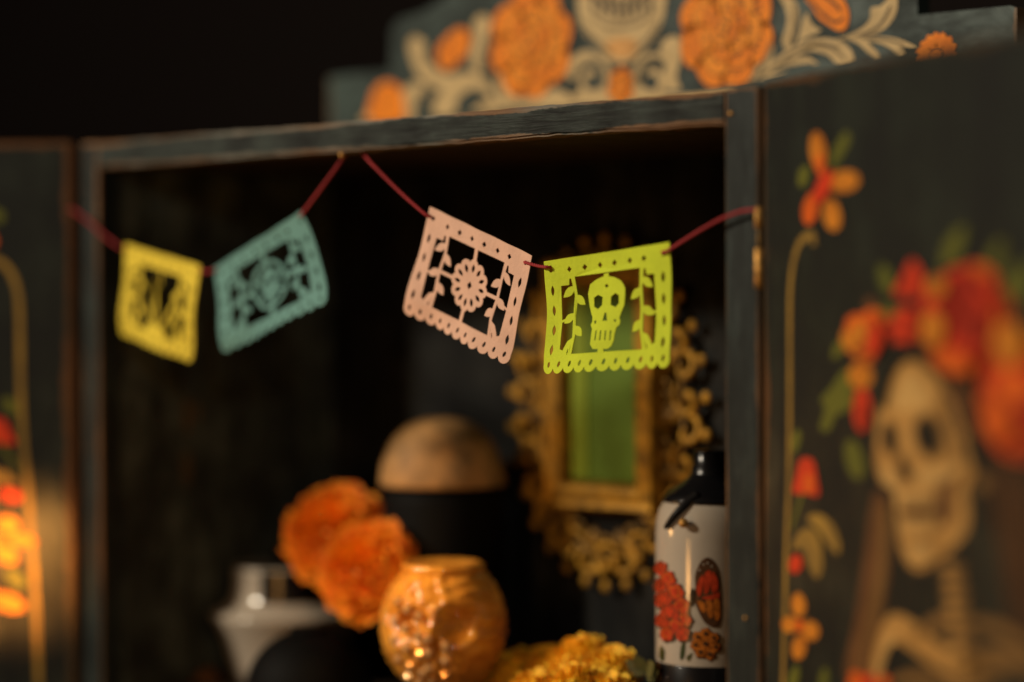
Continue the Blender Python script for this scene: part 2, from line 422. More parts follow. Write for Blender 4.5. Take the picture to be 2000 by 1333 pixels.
# --- pediment
PY = .2585
def ped_outline():
    L = [(-.34, .40), (-.34, .541), (-.335, .543), (-.262, .543), (-.2615, .574), (-.255, .583), (-.22, .588)]
    arch = []
    for i in range(1, 14):
        t = i / 14; arch.append((-.22 + .22 * t, .588 + .085 * math.sin(t * math.pi / 2) ** 1.2))
    L += arch + [(0, .6745)]
    return L + [(-x, z) for x, z in reversed(L[:-1])]
bm = bmesh.new(); ol = ped_outline()
fr = [bm.verts.new((x, PY, z)) for x, z in ol]; bk = [bm.verts.new((x, PY + .014, z)) for x, z in ol]
bm.faces.new(fr); bm.faces.new(bk[::-1])
for i in range(len(ol)): bm.faces.new((fr[(i + 1) % len(ol)], fr[i], bk[i], bk[(i + 1) % len(ol)]))
bmesh.ops.recalc_face_normals(bm, faces=bm.faces)
ped = link('pediment', bm, M['pediment'], cab)
PP = Plane((0, PY, 0), (1, 0, 0), (0, -1, 0))
def c5(x, y): return (1200 + x / 2.5, y / 2.5)
def c4(x, y): return (640 + x / 3.333, y / 3.333)
def P5(pts, n=5): return sm(PP, [c5(*p) for p in pts], n)
def P4(pts, n=5): return sm(PP, [c4(*p) for p in pts], n)
# acanthus scrolls on the right of the skull
leaves_r = [
 [(540, 440), (600, 425), (680, 395), (760, 380), (850, 350), (770, 360), (820, 330), (900, 315), (960, 310), (1000, 320), (960, 285), (900, 270), (960, 250), (1040, 270), (1080, 310), (1110, 320), (1170, 300), (1160, 250), (1120, 210), (1060, 190), (980, 190), (900, 215), (830, 255), (770, 300), (780, 240), (775, 185), (750, 205), (715, 270), (690, 330), (650, 385)],
 [(845, 250), (880, 190), (895, 120), (900, 50), (870, -10), (800, -30), (830, 30), (845, 90), (835, 150), (820, 200)],
 [(890, 215), (930, 190), (1010, 150), (985, 135), (955, 100), (940, 60), (915, 120), (905, 170)],
 [(1080, 195), (1150, 185), (1230, 175), (1310, 150), (1365, 90), (1385, 20), (1370, -30), (1340, -10), (1300, 30), (1255, 40), (1250, 90), (1220, 130), (1160, 165)],
 [(1130, 185), (1230, 178), (1320, 180), (1400, 195), (1480, 235), (1430, 235), (1400, 225), (1420, 265), (1395, 282), (1350, 240), (1300, 215), (1240, 205), (1290, 260), (1290, 298), (1240, 260), (1190, 215)],
]
for pts in leaves_r:
    sh = [(P5(pts, 4), 'beige', 0)]
    decal(PP, 'painted_leaf', sh, ped)
lines_r = [[(640, 420), (760, 340), (880, 285), (960, 275)], [(800, 320), (880, 250), (980, 222), (1060, 235), (1130, 290)], [(860, 215), (880, 130), (875, 20)],
           [(1180, 180), (1290, 130), (1350, 30)], [(1210, 185), (1330, 195), (1410, 220)], [(700, 370), (740, 290), (765, 200)], [(920, 240), (1010, 215), (1100, 235)]]
decal(PP, 'painted_vein', [(stroke(PP, [c5(*p) for p in L], .0007), 'beige_dark', 3) for L in lines_r], ped)
# left side scrolls
leaves_l = [
 [(530, 290), (560, 240), (600, 250), (640, 290), (625, 340), (660, 410), (730, 470), (800, 490), (900, 470), (1000, 500), (1060, 560), (1100, 640), (1180, 690), (1120, 720), (940, 730), (990, 680), (1060, 640), (980, 580), (900, 600), (840, 660), (830, 740), (700, 760), (690, 660), (740, 590), (680, 560), (600, 500), (550, 400)],
 [(950, 150), (1000, 100), (1060, 120), (1050, 200), (1020, 300), (1000, 400), (1010, 480), (950, 460), (930, 350), (960, 250)],
 [(460, 640), (520, 560), (600, 540), (660, 560), (600, 620), (570, 700), (560, 790), (480, 790), (470, 720)],
 [(220, 790), (280, 720), (330, 740), (330, 790)],
 [(1100, 500), (1160, 470), (1180, 590), (1250, 650), (1380, 620), (1480, 580), (1560, 610), (1620, 650), (1560, 700), (1200, 700), (1120, 620)],
 [(1560, 430), (1600, 370), (1680, 330), (1740, 350), (1740, 400), (1690, 400), (1640, 440), (1600, 520), (1560, 500)],
]
for pts in leaves_l: decal(PP, 'painted_leaf', [(P4(pts, 4), 'beige', 0)], ped)
# small scroll pair and rosette under the chin
for cx, hand in ((1158, 1), (1272, -1)):
    c = PP.px(cx, 158); sh = [(stroke(None, None, .0028, spiral(c, .021, 1.35, .6 if hand > 0 else 2.5, hand), 2), 'beige', 2)]
    decal(PP, 'painted_scroll', sh, ped)
for pts in ([(1290, 90), (1318, 70), (1335, 95), (1322, 150), (1330, 175), (1290, 172), (1300, 130)], [(1130, 180), (1180, 172), (1200, 150), (1240, 150), (1260, 172), (1330, 185), (1420, 178), (1420, 200), (1130, 205)]):
    decal(PP, 'painted_leaf', [(sm(PP, pts, 4), 'beige', 1)], ped)
decal(PP, 'painted_rosette', rose(PP.px(1214, 170), .0130, .3, seed=5, rings=((6, 1.0), (4, .55))), ped)
# the big roses
decal(PP, 'painted_rose', rose(PP.px(1418, 55), .0425, .35, seed=2), ped)
decal(PP, 'painted_rose', rose(PP.px(1037, 82), .0430, .2, seed=4), ped)
sh = []
cq = PP.px(1831, 112)
for k, a in enumerate((188, 162, 138, 114, 92, 70, 46, 20, -6)):
    e = Vector((math.cos(R(a)), math.sin(R(a)))); sh.append((uell(cq + e * .0098, .0070, .0046, R(a), 16, .06, 4), 'orange_dark', 0)); sh.append((uell(cq + e * .0100, .0068, .0040, R(a), 16, .06, 4), 'orange', 1 + k % 2))
sh.append((uell(cq, .0058, .0052), 'orange_dark', 3)); sh.append((uell(cq, .0046, .0042), 'orange', 4))
decal(PP, 'painted_carnation', sh, ped)
# buds
bud_r = [[(940, 0), (970, 40), (1000, 90), (1040, 120), (1090, 150), (1130, 145), (1150, 90), (1140, 30), (1100, -20), (1000, -50), (940, -40)]]
decal(PP, 'painted_bud', [(P5(bud_r[0]), 'orange', 3), (stroke(PP, [c5(*p) for p in [(950, -10), (1010, 60), (1080, 110), (1125, 85)]], .0009), 'orange_dark', 4),
                          (stroke(PP, [c5(*p) for p in [(1010, -30), (1080, 20), (1110, 60)]], .0009), 'orange_dark', 4)], ped)
decal(PP, 'painted_bud', [(P4([(720, 330), (780, 240), (860, 185), (920, 210), (925, 290), (890, 370), (800, 450), (740, 440)]), 'orange', 3), (stroke(PP, [c4(*p) for p in [(850, 210), (800, 320), (790, 430)]], .001), 'orange_dark', 4)], ped)
decal(PP, 'painted_bud', [(P4([(290, 640), (330, 560), (400, 530), (470, 570), (500, 650), (490, 790), (280, 790)]), 'orange', 3), (stroke(PP, [c4(*p) for p in [(400, 550), (370, 660), (380, 780)]], .001), 'orange_dark', 4)], ped)
# skull: jaw in view, the rest goes on above the frame of the picture
jaw = [(1128, -30), (1130, 20), (1140, 60), (1165, 88), (1182, 112), (1205, 124), (1230, 122), (1252, 104), (1275, 78), (1294, 45), (1303, 0), (1306, -30), (1316, -80), (1318, -150), (1290, -195), (1215, -205), (1140, -180), (1116, -130), (1120, -75)]
decal(PP, 'painted_skull', [(sm(PP, jaw), 'beige', 2), (sm(PP, [(1185, 85), (1215, 74), (1245, 80), (1240, 108), (1215, 116), (1190, 106)]), 'chin', 3)] +
      [(stroke(PP, L, .0011), 'beige_dark', 3) for L in ([(1145, 22), (1180, 50), (1225, 54), (1265, 36), (1285, 5)], [(1150, 5), (1180, 30), (1225, 36), (1262, 20), (1280, -10)], [(1160, -5), (1185, 12), (1225, 17), (1260, 3)])] +
      [(stroke(PP, [(x, -12), (x + 1, 14), (x + 2, 44 - abs(x - 1216) * .35)], .0010), 'line', 4) for x in range(1160, 1276, 16)] + [(stroke(PP, [(1140, 50), (1166, 84), (1196, 106)], .0016), 'beige_dark', 3), (stroke(PP, [(1290, 40), (1268, 76), (1240, 100)], .0016), 'beige_dark', 3), (stroke(PP, [(1152, -12), (1215, 14), (1276, -16)], .0012), 'line', 5)] +
      [(ell(PP, 1170, -110, 22, 28), 'teal_paint', 3), (ell(PP, 1262, -110, 22, 28), 'teal_paint', 3), (ell(PP, 1216, -60, 8, 16), 'teal_paint', 3)], ped)
# mirror partner of the out-of-sight left end and carved rim line
0 and decal(PP, 'painted_border', [(stroke(PP, None, .0008, [Vector((x, .5365)) for x in (.268, .30, .333)], 3, False), 'beige_dark', 0)], ped)

# --- doors
DW = .334; DTH = .016
def make_door(side, ang, hx):
    """side +1 right / -1 left ; returns door object and its painted plane"""
    U = Vector((side * math.cos(R(ang)), -math.sin(R(ang)), 0)); n = Vector((-side * math.sin(R(ang)), -math.cos(R(ang)), 0))
    p = Vector((hx, -.001, 0)) + U * .004
    bm = bmesh.new(); vs = {}
    add_box(bm, 0, DW, 0, DTH, ZB + .004, ZT + .002, .0028)
    for v in bm.verts:
        q = v.co.copy(); v.co = p + U * q.x - n * q.y + Vector((0, 0, q.z))
    bmesh.ops.recalc_face_normals(bm, faces=bm.faces)
    d = link('door', bm, M['door'], cab)
    return d, Plane(p, U, n)
door_r, DR = make_door(1, 26.8, .3330)
door_l, DL = make_door(-1, 44, -.3370)
DL_ART = Plane(DL.p + DL.U * .005, DL.U, DL.n)
def F(cx, cy, rx, ry, rot=0): return ell(DR, cx, cy, rx, ry, rot)
def S(pts, n=5): return sm(DR, pts, n)
door_art = []
def art(name, shapes): door_art.append((name, shapes))
art('painted_flower', [(F(1570, 345, 11, 22, 12), 'door_green', 0), (S([(1652, 258), (1660, 275), (1640, 315), (1624, 335), (1628, 295)]), 'door_green', 0),
    (F(1599, 295, 16, 38, -6), 'door_orange', 1), (F(1650, 355, 30, 21, -12), 'door_orange', 1), (F(1626, 420, 17, 32, -10), 'door_orange', 1), (F(1584, 408, 15, 32, 10), 'door_red2', 1),
    (F(1610, 365, 14, 36, 25), 'door_red', 2), (F(1603, 322, 8, 22, -5), 'door_red2', 2)])
art('painted_vine', [(stroke(DR, [(1590, 480), (1588, 460), (1566, 470), (1552, 505), (1544, 570), (1543, 700), (1543, 830), (1541, 950), (1536, 1080), (1534, 1180), (1530, 1330), (1528, 1480), (1526, 1700)], .0021, taper=False), 'door_gold', 0)])
art('painted_bud', [(stroke(DR, [(1546, 1035), (1560, 990), (1572, 950)], .0015), 'door_green', 0), (S([(1564, 898), (1588, 898), (1596, 930), (1600, 968), (1575, 965), (1550, 962), (1556, 930)]), 'door_red', 1), (F(1582, 945, 10, 20, 0), 'door_red2', 2), (F(1555, 862, 9, 24, 12), 'door_green', 0)])
art('painted_leaf', [(S([(1548, 1075), (1560, 1042), (1585, 1032), (1604, 1060), (1608, 1110), (1596, 1130), (1580, 1105), (1572, 1078), (1560, 1070)]), 'door_gold', 1),
    (S([(1578, 1012), (1600, 1004), (1628, 1025), (1642, 1065), (1636, 1082), (1618, 1062), (1600, 1036)]), 'door_gold', 1), (F(1556, 1102, 13, 19, 10), 'door_red', 2)])
art('painted_flower', [(F(1561, 1182, 14, 24, -5), 'door_orange', 1), (F(1544, 1220, 17, 16, 20), 'door_orange', 1), (F(1584, 1232, 17, 20, -20), 'door_orange', 1), (F(1562, 1265, 14, 24, 8), 'door_orange', 1), (F(1563, 1222, 9, 12, 0), 'door_red2', 2)])
art('painted_leaf', [(F(1552, 1325, 10, 26, 14), 'door_green', 1), (F(1610, 1330, 9, 26, 8), 'door_green', 1), (F(1562, 1392, 20, 26, 20), 'door_orange', 1), (F(1592, 1400, 18, 26, -20), 'door_red2', 1)])
# the painted lady: hair, crown of flowers, skull, neck and collar bones
def cluster(cx, cy, rx, ry, n, mats, seed, ps=.42):
    rr = random.Random(seed); out = []
    for k in range(n):
        q = (k + .5) / n; a = k * 2.39996 + seed; rad = (1 - q) ** .5 * .72
        x = cx + rx * rad * math.cos(a); y = cy + ry * rad * math.sin(a); w_ = rx * ps * rr.uniform(.75, 1.1); h_ = ry * ps * rr.uniform(.6, .9)
        out.append((F(x + 2, y + 3, w_ * 1.08, h_ * 1.12, math.degrees(a)), 'door_deep_red', k)); out.append((F(x, y, w_, h_, math.degrees(a)), mats[rr.randrange(len(mats))], k + .6))
    return out
art('painted_hair', [(S([(1712, 960), (1735, 985), (1740, 1080), (1725, 1200), (1705, 1320), (1650, 1320), (1672, 1200), (1690, 1080), (1700, 1000)]), 'door_brown', 0),
    (S([(1730, 700), (1790, 650), (1880, 690), (1950, 790), (1960, 900), (1940, 1050), (1905, 960), (1890, 860), (1850, 760), (1790, 700), (1740, 760)]), 'door_black', 0)] +
    [(stroke(DR, [(1722 + k * 5, 985), (1716 + k * 4, 1120), (1664 + k * 12, 1315)], .0009), 'door_bone2', 1) for k in range(4)] +
    [(stroke(DR, [(1935 + k * 14, 890), (1955 + k * 13, 1050), (1985 + k * 13, 1260)], .0012), 'door_brown', 1) for k in range(6)])
art('painted_leaf', [(S([(1840, 520), (1850, 470), (1885, 440), (1880, 480), (1860, 515)]), 'door_green', 0), (F(1730, 545, 14, 30, -15), 'door_green', 0), (F(1742, 612, 26, 14, 30), 'door_green', 0),
    (S([(1655, 720), (1668, 770), (1660, 800), (1634, 812), (1620, 842), (1602, 836), (1612, 800), (1604, 780), (1622, 760)]), 'door_green', 0), (F(1670, 898, 18, 40, -14), 'door_green', 0), (F(1985, 560, 26, 50, 20), 'door_green', 0),
    (F(1945, 500, 12, 34, 25), 'door_green', 0), (F(1640, 680, 10, 24, 30), 'door_green', 0)])
art('painted_flower', [(S([(1782, 508), (1800, 530), (1806, 575), (1790, 582), (1770, 580), (1746, 572), (1762, 545)]), 'door_red', 1), (F(1778, 560, 8, 20, 10), 'door_deep_red', 2), (F(1772, 618, 24, 18, 0), 'door_red', 1), (F(1800, 612, 16, 14, 0), 'door_deep_red', 1)])
art('painted_flower', cluster(1690, 656, 42, 60, 9, ('door_orange', 'door_orange', 'door_red2'), 3, .5) + [(F(1716, 664, 14, 34, 8), 'door_red', 12)])
art('painted_bud', [(F(1682, 734, 24, 26, 0), 'door_orange', 1)])
art('painted_bud', [(F(1700, 596, 12, 15, 0), 'door_brown', 0)])
art('painted_petal', [(F(1685, 800, 17, 44, 0), 'door_red', 1), (F(1689, 812, 8, 26, 0), 'door_deep_red', 2)])
art('painted_rose', cluster(1892, 622, 84, 108, 22, ('door_red', 'door_red', 'door_red', 'door_deep_red', 'door_red2'), 5) + [(F(1846, 644, 24, 36, 0), 'door_orange', 30), (F(1852, 560, 20, 20, 0), 'door_orange', 30), (F(1884, 706, 44, 22, 20), 'door_red2', 30), (F(1872, 604, 14, 18, 20), 'door_deep_red', 31)])
art('painted_rose', cluster(1772, 640, 44, 30, 8, ('door_deep_red', 'door_red'), 21))
art('painted_hair', [(stroke(DR, [(1728, 800), (1742, 728), (1772, 688), (1815, 700), (1862, 765), (1886, 840)], .0042), 'door_black', 5)] + [(stroke(DR, [(1790 + k * 9, 672 + k * 6), (1850 + k * 9, 735 + k * 7), (1898 + k * 6, 850 + k * 4)], .0010), 'door_brown', 6) for k in range(5)])
art('painted_rose', cluster(2000, 770, 84, 140, 26, ('door_red', 'door_red2', 'door_red', 'door_deep_red'), 8) + [(F(1996, 672, 34, 44, 0), 'door_orange', 30), (F(1972, 820, 26, 44, 0), 'door_red2', 30)])
art('painted_rose', cluster(2120, 900, 80, 150, 14, ('door_red', 'door_orange'), 10))
face = [(1775, 695), (1745, 730), (1722, 785), (1713, 845), (1712, 905), (1722, 942), (1745, 955), (1752, 1000), (1760, 1065), (1776, 1103), (1800, 1115), (1832, 1095), (1868, 1064), (1890, 1032), (1893, 990), (1886, 955), (1902, 925), (1890, 880), (1880, 820), (1852, 762), (1812, 712)]
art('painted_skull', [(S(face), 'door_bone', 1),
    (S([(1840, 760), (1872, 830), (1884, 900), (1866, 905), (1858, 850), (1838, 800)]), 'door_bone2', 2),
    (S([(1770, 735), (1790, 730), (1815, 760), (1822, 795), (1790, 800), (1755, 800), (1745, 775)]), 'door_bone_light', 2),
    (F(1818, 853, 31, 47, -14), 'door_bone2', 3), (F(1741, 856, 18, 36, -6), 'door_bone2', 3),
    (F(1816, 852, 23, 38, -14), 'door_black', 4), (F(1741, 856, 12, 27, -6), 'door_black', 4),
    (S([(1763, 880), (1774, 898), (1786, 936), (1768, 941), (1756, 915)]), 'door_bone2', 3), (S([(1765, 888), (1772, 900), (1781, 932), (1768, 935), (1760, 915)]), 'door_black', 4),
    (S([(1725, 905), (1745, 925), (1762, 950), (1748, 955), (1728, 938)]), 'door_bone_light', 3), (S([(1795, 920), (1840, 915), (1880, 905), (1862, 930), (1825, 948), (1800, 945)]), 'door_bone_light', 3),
    (S([(1838, 948), (1872, 928), (1862, 965), (1866, 1000), (1850, 1028), (1838, 1018), (1832, 985)]), 'door_brown', 4),
    (S([(1760, 962), (1800, 960), (1836, 968), (1834, 984), (1800, 990), (1762, 988)]), 'door_bone_light', 3), (S([(1764, 1010), (1800, 1014), (1832, 1008), (1830, 1030), (1800, 1036), (1768, 1032)]), 'door_bone_light', 3),
    (stroke(DR, [(1760, 1000), (1800, 1002), (1836, 996)], .0020), 'door_brown', 5), (F(1802, 1080, 22, 18, 0), 'door_bone_light', 3), (stroke(DR, [(1770, 1055), (1800, 1060), (1840, 1046)], .0012), 'door_bone2', 4), (F(1918, 945, 15, 17, 0), 'door_bone2', 1)] +
    [(stroke(DR, [(x, 968), (x + 1, 998), (x + 1, 1030)], .0007), 'door_bone2', 6) for x in (1770, 1780, 1791, 1802, 1813, 1824)])
art('painted_bones', [(F(1862 + k * 3, 1112 + k * 26, 23 + k, 12, 4), 'door_bone2', 1 + k % 2) for k in range(9)] +
    [(F(1856 + k * 3, 1110 + k * 26, 11, 7, 4), 'door_bone', 3) for k in range(9)])
art('painted_bones', [(stroke(DR, [(1705, 1350), (1722, 1270), (1746, 1228), (1780, 1240), (1830, 1278), (1880, 1300), (1940, 1302)], .0072), 'door_bone', 2),
    (stroke(DR, [(1712, 1340), (1728, 1275), (1746, 1236)], .0026), 'door_bone_light', 3),
    (stroke(DR, [(1880, 1306), (1950, 1286), (2030, 1306)], .0055), 'door_bone2', 2), (stroke(DR, [(1900, 1215), (1960, 1232), (2030, 1280)], .0032), 'door_bone2', 2), (stroke(DR, [(1786, 1242), (1830, 1216), (1868, 1204)], .0030), 'door_bone2', 2)] +
    [(stroke(DR, [(1745 + 8 * k, 1330 + 34 * k), (1800, 1322 + 36 * k), (1880, 1345 + 36 * k), (1960, 1328 + 36 * k)], .0034), 'door_bone2', 2) for k in range(4)])
art('painted_rose', cluster(1690, 1350, 50, 40, 9, ('door_red', 'door_red2'), 12))
for nm, sh in door_art:
    decal(DR, nm, sh, door_r); decal(DL_ART, nm, sh, door_l)
# brass hinges
for hx, hy, mk in ((.3352, -.0042, 'brass'), (-.3380, .006, 'gilt_dark')):
    for z0 in (.405, .10):
        for i, (a, b_) in enumerate(((0, .0125), (.0235, .0475))):
            bm = bmesh.new(); add_lathe(bm, 0, 0, [(.0008, 0), (.0024, .0006), (.0024, b_ - a - .0006), (.0008, b_ - a)], 16)
            bmesh.ops.translate(bm, vec=(hx, hy, z0 - b_), verts=bm.verts); link('hinge_knuckle', bm, M[mk], cab, True)
        bm = bmesh.new(); add_lathe(bm, hx, hy, [(.0004, z0 - .0475), (.0011, z0 - .047), (.0011, z0 - .0005), (.0004, z0)], 12); link('hinge_pin', bm, M['gilt_dark'], cab, True)

# ------------------------------------------------------------------ paper flags (design in mm, 100 x 73, y down)
def L2(x, y):      # from the enlarged view of the lime flag to millimetres
    xl = 203 - 25 * max(0, (y - 900) / 300); xr = 1200; yt = 293 - .1274 * x; yb = 1213 - .057 * x
    return ((x - xl) / (xr - xl) * 100, (y - yt) / (yb - yt) * 73)
def disc(cx, cy, rx, ry, n=14, rot=0):
    return [(cx + rx * math.cos(2 * math.pi * i / n) * math.cos(rot) - ry * math.sin(2 * math.pi * i / n) * math.sin(rot),
             cy + rx * math.cos(2 * math.pi * i / n) * math.sin(rot) + ry * math.sin(2 * math.pi * i / n) * math.cos(rot)) for i in range(n)]
def lens(cx, cy, w_, h_, rot=0, n=6):
    pts = [(-w_ * math.sin(math.pi * i / n), -h_ + 2 * h_ * i / n) for i in range(n + 1)] + [(w_ * math.sin(math.pi * i / n), h_ - 2 * h_ * i / n) for i in range(1, n)]
    return [(cx + x * math.cos(rot) - y * math.sin(rot), cy + x * math.sin(rot) + y * math.cos(rot)) for x, y in pts]
def bar(x0, y0, x1, y1, w_):
    dx, dy = x1 - x0, y1 - y0; l = math.hypot(dx, dy); nx, ny = -dy / l * w_ / 2, dx / l * w_ / 2
    return [(x0 + nx, y0 + ny), (x1 + nx, y1 + ny), (x1 - nx, y1 - ny), (x0 - nx, y0 - ny)]
def flag_frame():
    ops = [(1, [(x, 0) for x in range(0, 100, 4)] + [(100, y * 68.5 / 20) for y in range(20)] + [(x, 68.5) for x in range(100, 0, -4)] + [(0, 68.5 - y * 68.5 / 20) for y in range(20)])]
    for k in range(11): ops.append((1, disc(4.55 + 9.09 * k, 68.6, 4.75, 5.0, 18)))
    for k in range(11): ops.append((-1, disc(4.75 + 9.05 * k, 67.6, 1.15, 2.0, 10, .25)))
    for k in range(6):
        x = 20 + 12 * k; ops.append((-1, [(x - 1.9, 7.3), (x, 5.3), (x + 1.9, 7.3), (x, 9.3)]))
    for y in (19.8, 32.6, 45.4, 58.2):
        ops += [(-1, lens(5.9, y, 1.35, 3.6)), (-1, lens(94.1, y, 1.35, 3.6))]
    ops += [(-1, disc(5.2, 6.4, 1.5, 1.5, 10)), (-1, disc(94.8, 6.4, 1.5, 1.5, 10))]
    ops.append((-1, [(23, 12.5), (77, 12.5), (77, 61.5), (23, 61.5)]))
    for m_ in (0, 1):
        X = (lambda x: 100 - x) if m_ else (lambda x: x)
        T = lambda pts: [(X(x), y) for x, y in pts]
        ops.append((-1, T([(12.3, 17.2), (18.3, 17.2), (19.0, 13.2), (20.2, 13.2), (23.1, 20), (23.1, 61.5), (19.6, 61.5), (20.6, 57), (17, 60), (12.3, 58)])))
        # stem and leaves
        ops.append((1, T([(20.2, 12), (23.6, 12), (24.6, 24), (23.6, 37), (24.4, 50), (22.8, 62), (20.6, 62), (22, 50), (21.4, 37), (22.4, 24)])))
        leaf = lambda x0, y0, dx, dy, w_: T([(x0 + (q[0] - x0) * 1, q[1]) for q in lens(x0 + dx * .5, y0 + dy * .5, 2.7, math.hypot(dx, dy) * .56, math.atan2(-dx, dy), 8)])
        ops += [(1, leaf(22.5, 18.5, -8.2, 6.0, -.34)), (1, leaf(23.0, 24.5, 7.4, 6.0, .34)), (1, leaf(22.5, 36, -8, 5.2, -.34)), (1, T(bar(12, 40.2, 18, 38.5, 1.5))),
                (1, leaf(23.0, 44, 6.8, 6.2, .36)), (1, T([(22.5, 51), (18, 53), (15.5, 57), (14, 61), (12.3, 59), (12.3, 63), (20.5, 63), (20.8, 57)])), (-1, T(lens(19.0, 60.0, .5, 2.2, .12)))]
    return ops
def skull_motif():
    tr = lambda pts: [L2(*p) for p in pts]
    ops = [(1, tr([(665, 380), (710, 375), (705, 410), (665, 410)])), (1, tr([(640, 985), (682, 985), (682, 1040), (636, 1045)])),
        (1, tr([(700, 400), (760, 412), (812, 440), (832, 470), (847, 505), (846, 570), (838, 640), (812, 700), (797, 745), (806, 765), (803, 798), (780, 822), (770, 880), (765, 930), (745, 975), (715, 997), (600, 998), (577, 960), (578, 880), (580, 830), (565, 802), (578, 770), (576, 735), (560, 690), (545, 620), (538, 545), (558, 465), (600, 430), (650, 405)])),
        (-1, tr([(588, 575), (620, 553), (657, 572), (657, 640), (625, 672), (590, 650)])), (-1, tr([(724, 570), (762, 540), (793, 560), (793, 625), (765, 658), (724, 637)])),
        (-1, tr([(682, 700), (696, 700), (708, 772), (688, 764), (668, 772)])), (-1, tr([(670, 481), (686, 462), (704, 479), (688, 499)])),
        (-1, tr([(594, 768), (615, 762), (612, 786), (598, 794)])), (-1, tr([(758, 756), (776, 756), (772, 780), (758, 772)]))]
    for x in (616, 656, 698, 739): ops.append((-1, tr([(x - 4, 847), (x + 8, 845), (x + 2, 926), (x - 9, 928)])))
    return ops
def flower_motif():
    cx, cy = 50, 37; ops = [(1, bar(50, 11, 50, 22, 3)), (1, bar(50, 52, 50, 63, 3)), (1, bar(22, 36.5, 36, 37, 2.4)), (1, bar(64, 37, 78, 36.5, 2.4))]
    pts = []
    for i in range(96):
        a = 2 * math.pi * i / 96; r_ = 15.2 + 1.9 * abs(math.cos(6 * a)) ** .7 * 1.2; pts.append((cx + r_ * math.cos(a) * .95, cy + r_ * math.sin(a)))
    ops.append((1, pts))
    for k in range(12):
        a = 2 * math.pi * (k) / 12; ops.append((-1, lens(cx + 11.4 * math.cos(a) * .95, cy + 11.4 * math.sin(a), 1.35, 3.0, a + math.pi / 2)))
    ops.append((-1, [(cx - 2, cy), (cx, cy - 2.8), (cx + 2, cy), (cx, cy + 2.8)]))
    return ops
def medal_motif():
    cx, cy = 50, 37; ops = [(1, bar(50, 11, 50, 20, 4)), (1, bar(50, 55, 50, 63, 4)), (1, bar(22, 37, 36, 37, 4)), (1, bar(64, 37, 78, 37, 4)),
        (1, disc(cx, cy, 17, 19.5, 36)), (-1, disc(cx, cy, 14.2, 16.6, 32)), (1, disc(cx, cy - 3, 9.5, 9, 20)), (1, [(44, 42), (56, 42), (55, 49), (45, 49)]), (1, bar(50, 19, 50, 30, 3)), (1, bar(50, 46, 50, 55, 4)),
        (1, bar(36, 30, 46, 34, 2.2)), (1, bar(64, 30, 54, 34, 2.2)), (1, bar(37, 46, 46, 42, 2.2)), (1, bar(63, 46, 54, 42, 2.2)),
        (-1, disc(46, 33.5, 2.6, 2.9)), (-1, disc(54, 33.5, 2.6, 2.9)), (-1, lens(50, 38.5, 1, 2))]
    for x in (47, 50, 53): ops.append((-1, bar(x, 43.5, x, 48, .8)))
    return ops
def agave_motif():
    ops = [(1, [(34, 63), (38, 55), (62, 55), (66, 63)])]
    for a, l in ((-28, 30), (-7, 43), (33, 50)):
        t = R(a); x0, y0 = 50 + a * .14, 60; x1, y1 = x0 + l * math.sin(t), y0 - l * math.cos(t); mx, my = (x0 + x1 * .9) / 1.9, (y0 + y1 * .9) / 1.9
        nx, ny = math.cos(t) * 1.7, math.sin(t) * 1.7
        ops.append((1, [(x0 - nx * .7, y0 - ny * .7), (mx - nx, my - ny), (x1, y1), (mx + nx, my + ny), (x0 + nx * .7, y0 + ny * .7)]))
    ops.append((1, bar(50, 11, 50, 24, 1.6)))
    return ops
def make_flag(motif, corners, bow, yoff, mat, label, twist=0.0, corner_fold=False):
    """corners: TL,TR,BR,BL seen in the opening's plane"""
    tl, tr_, br, bl = [hit_y(x, y, yoff) for x, y in corners]
    V, Fc = csg(flag_frame() + motif, 4.0)
    used = sorted(set(i for f in Fc for i in f)); bm = bmesh.new()
    cen = (tl + tr_ + br + bl) / 4
    mp = {}
    tops = {}
    for side in (0, 1):
        for i in used:
            u = V[i].x / 100; v = V[i].y / 73
            p = tl * (1 - u) * (1 - v) + tr_ * u * (1 - v) + br * u * v + bl * (1 - u) * v
            d = bow[0] * math.sin(math.pi * min(max(v, 0), 1)) * (1 - u) + bow[1] * math.sin(math.pi * min(max(v, 0), 1)) * u + bow[2] * math.sin(math.pi * u) + twist * (u - .5) * (v - .3)
            d += .0009 * math.sin(u * 8 + v * 5 + bow[0] * 900) * (.4 + v) + .0004 * math.sin(u * 23 - v * 11) + .0022 * max(0, v - .85) / .15 * math.sin(u * 5 + bow[0] * 500)
            
            mp[(side, i)] = bm.verts.new(p + Vector((0, d + side * .00055, 0)))
    ed = {}
    for f in Fc:
        a, b_, c = f
        bm.faces.new([mp[(0, i)] for i in f]); bm.faces.new([mp[(1, i)] for i in reversed(f)])
        for e in ((a, b_), (b_, c), (c, a)): ed[e] = 1
    for (a, b_) in ed:
        if (b_, a) not in ed: bm.faces.new((mp[(0, b_)], mp[(0, a)], mp[(1, a)], mp[(1, b_)]))
    bmesh.ops.recalc_face_normals(bm, faces=bm.faces)
    o = link('paper_flag', bm, mat, None, False, loc=(tl + tr_) / 2)
    return tag(o, label, 'paper flag', 'cut paper flags strung on the red cord')
FL = {
 'yellow': [(243, 476), (393, 519), (370, 708), (233, 654)],
 'teal': [(417, 523), (588, 411), (637, 592), (431, 690)],
 'pink': [(839, 404), (1039, 500), (992, 713), (785, 611)],
 'lime': [(1062, 511), (1309, 473), (1305, 717), (1056, 730)]}
make_flag(agave_motif(), FL['yellow'], (.002, -.0015, .0), -.002, M['yellow'], 'yellow cut paper flag with a spiky plant motif, leftmost on the red cord', .004)
make_flag(medal_motif(), FL['teal'], (.0015, .006, .001), -.002, M['teal'], 'sea green cut paper flag with an oval medallion, tilted up to the right', .0)
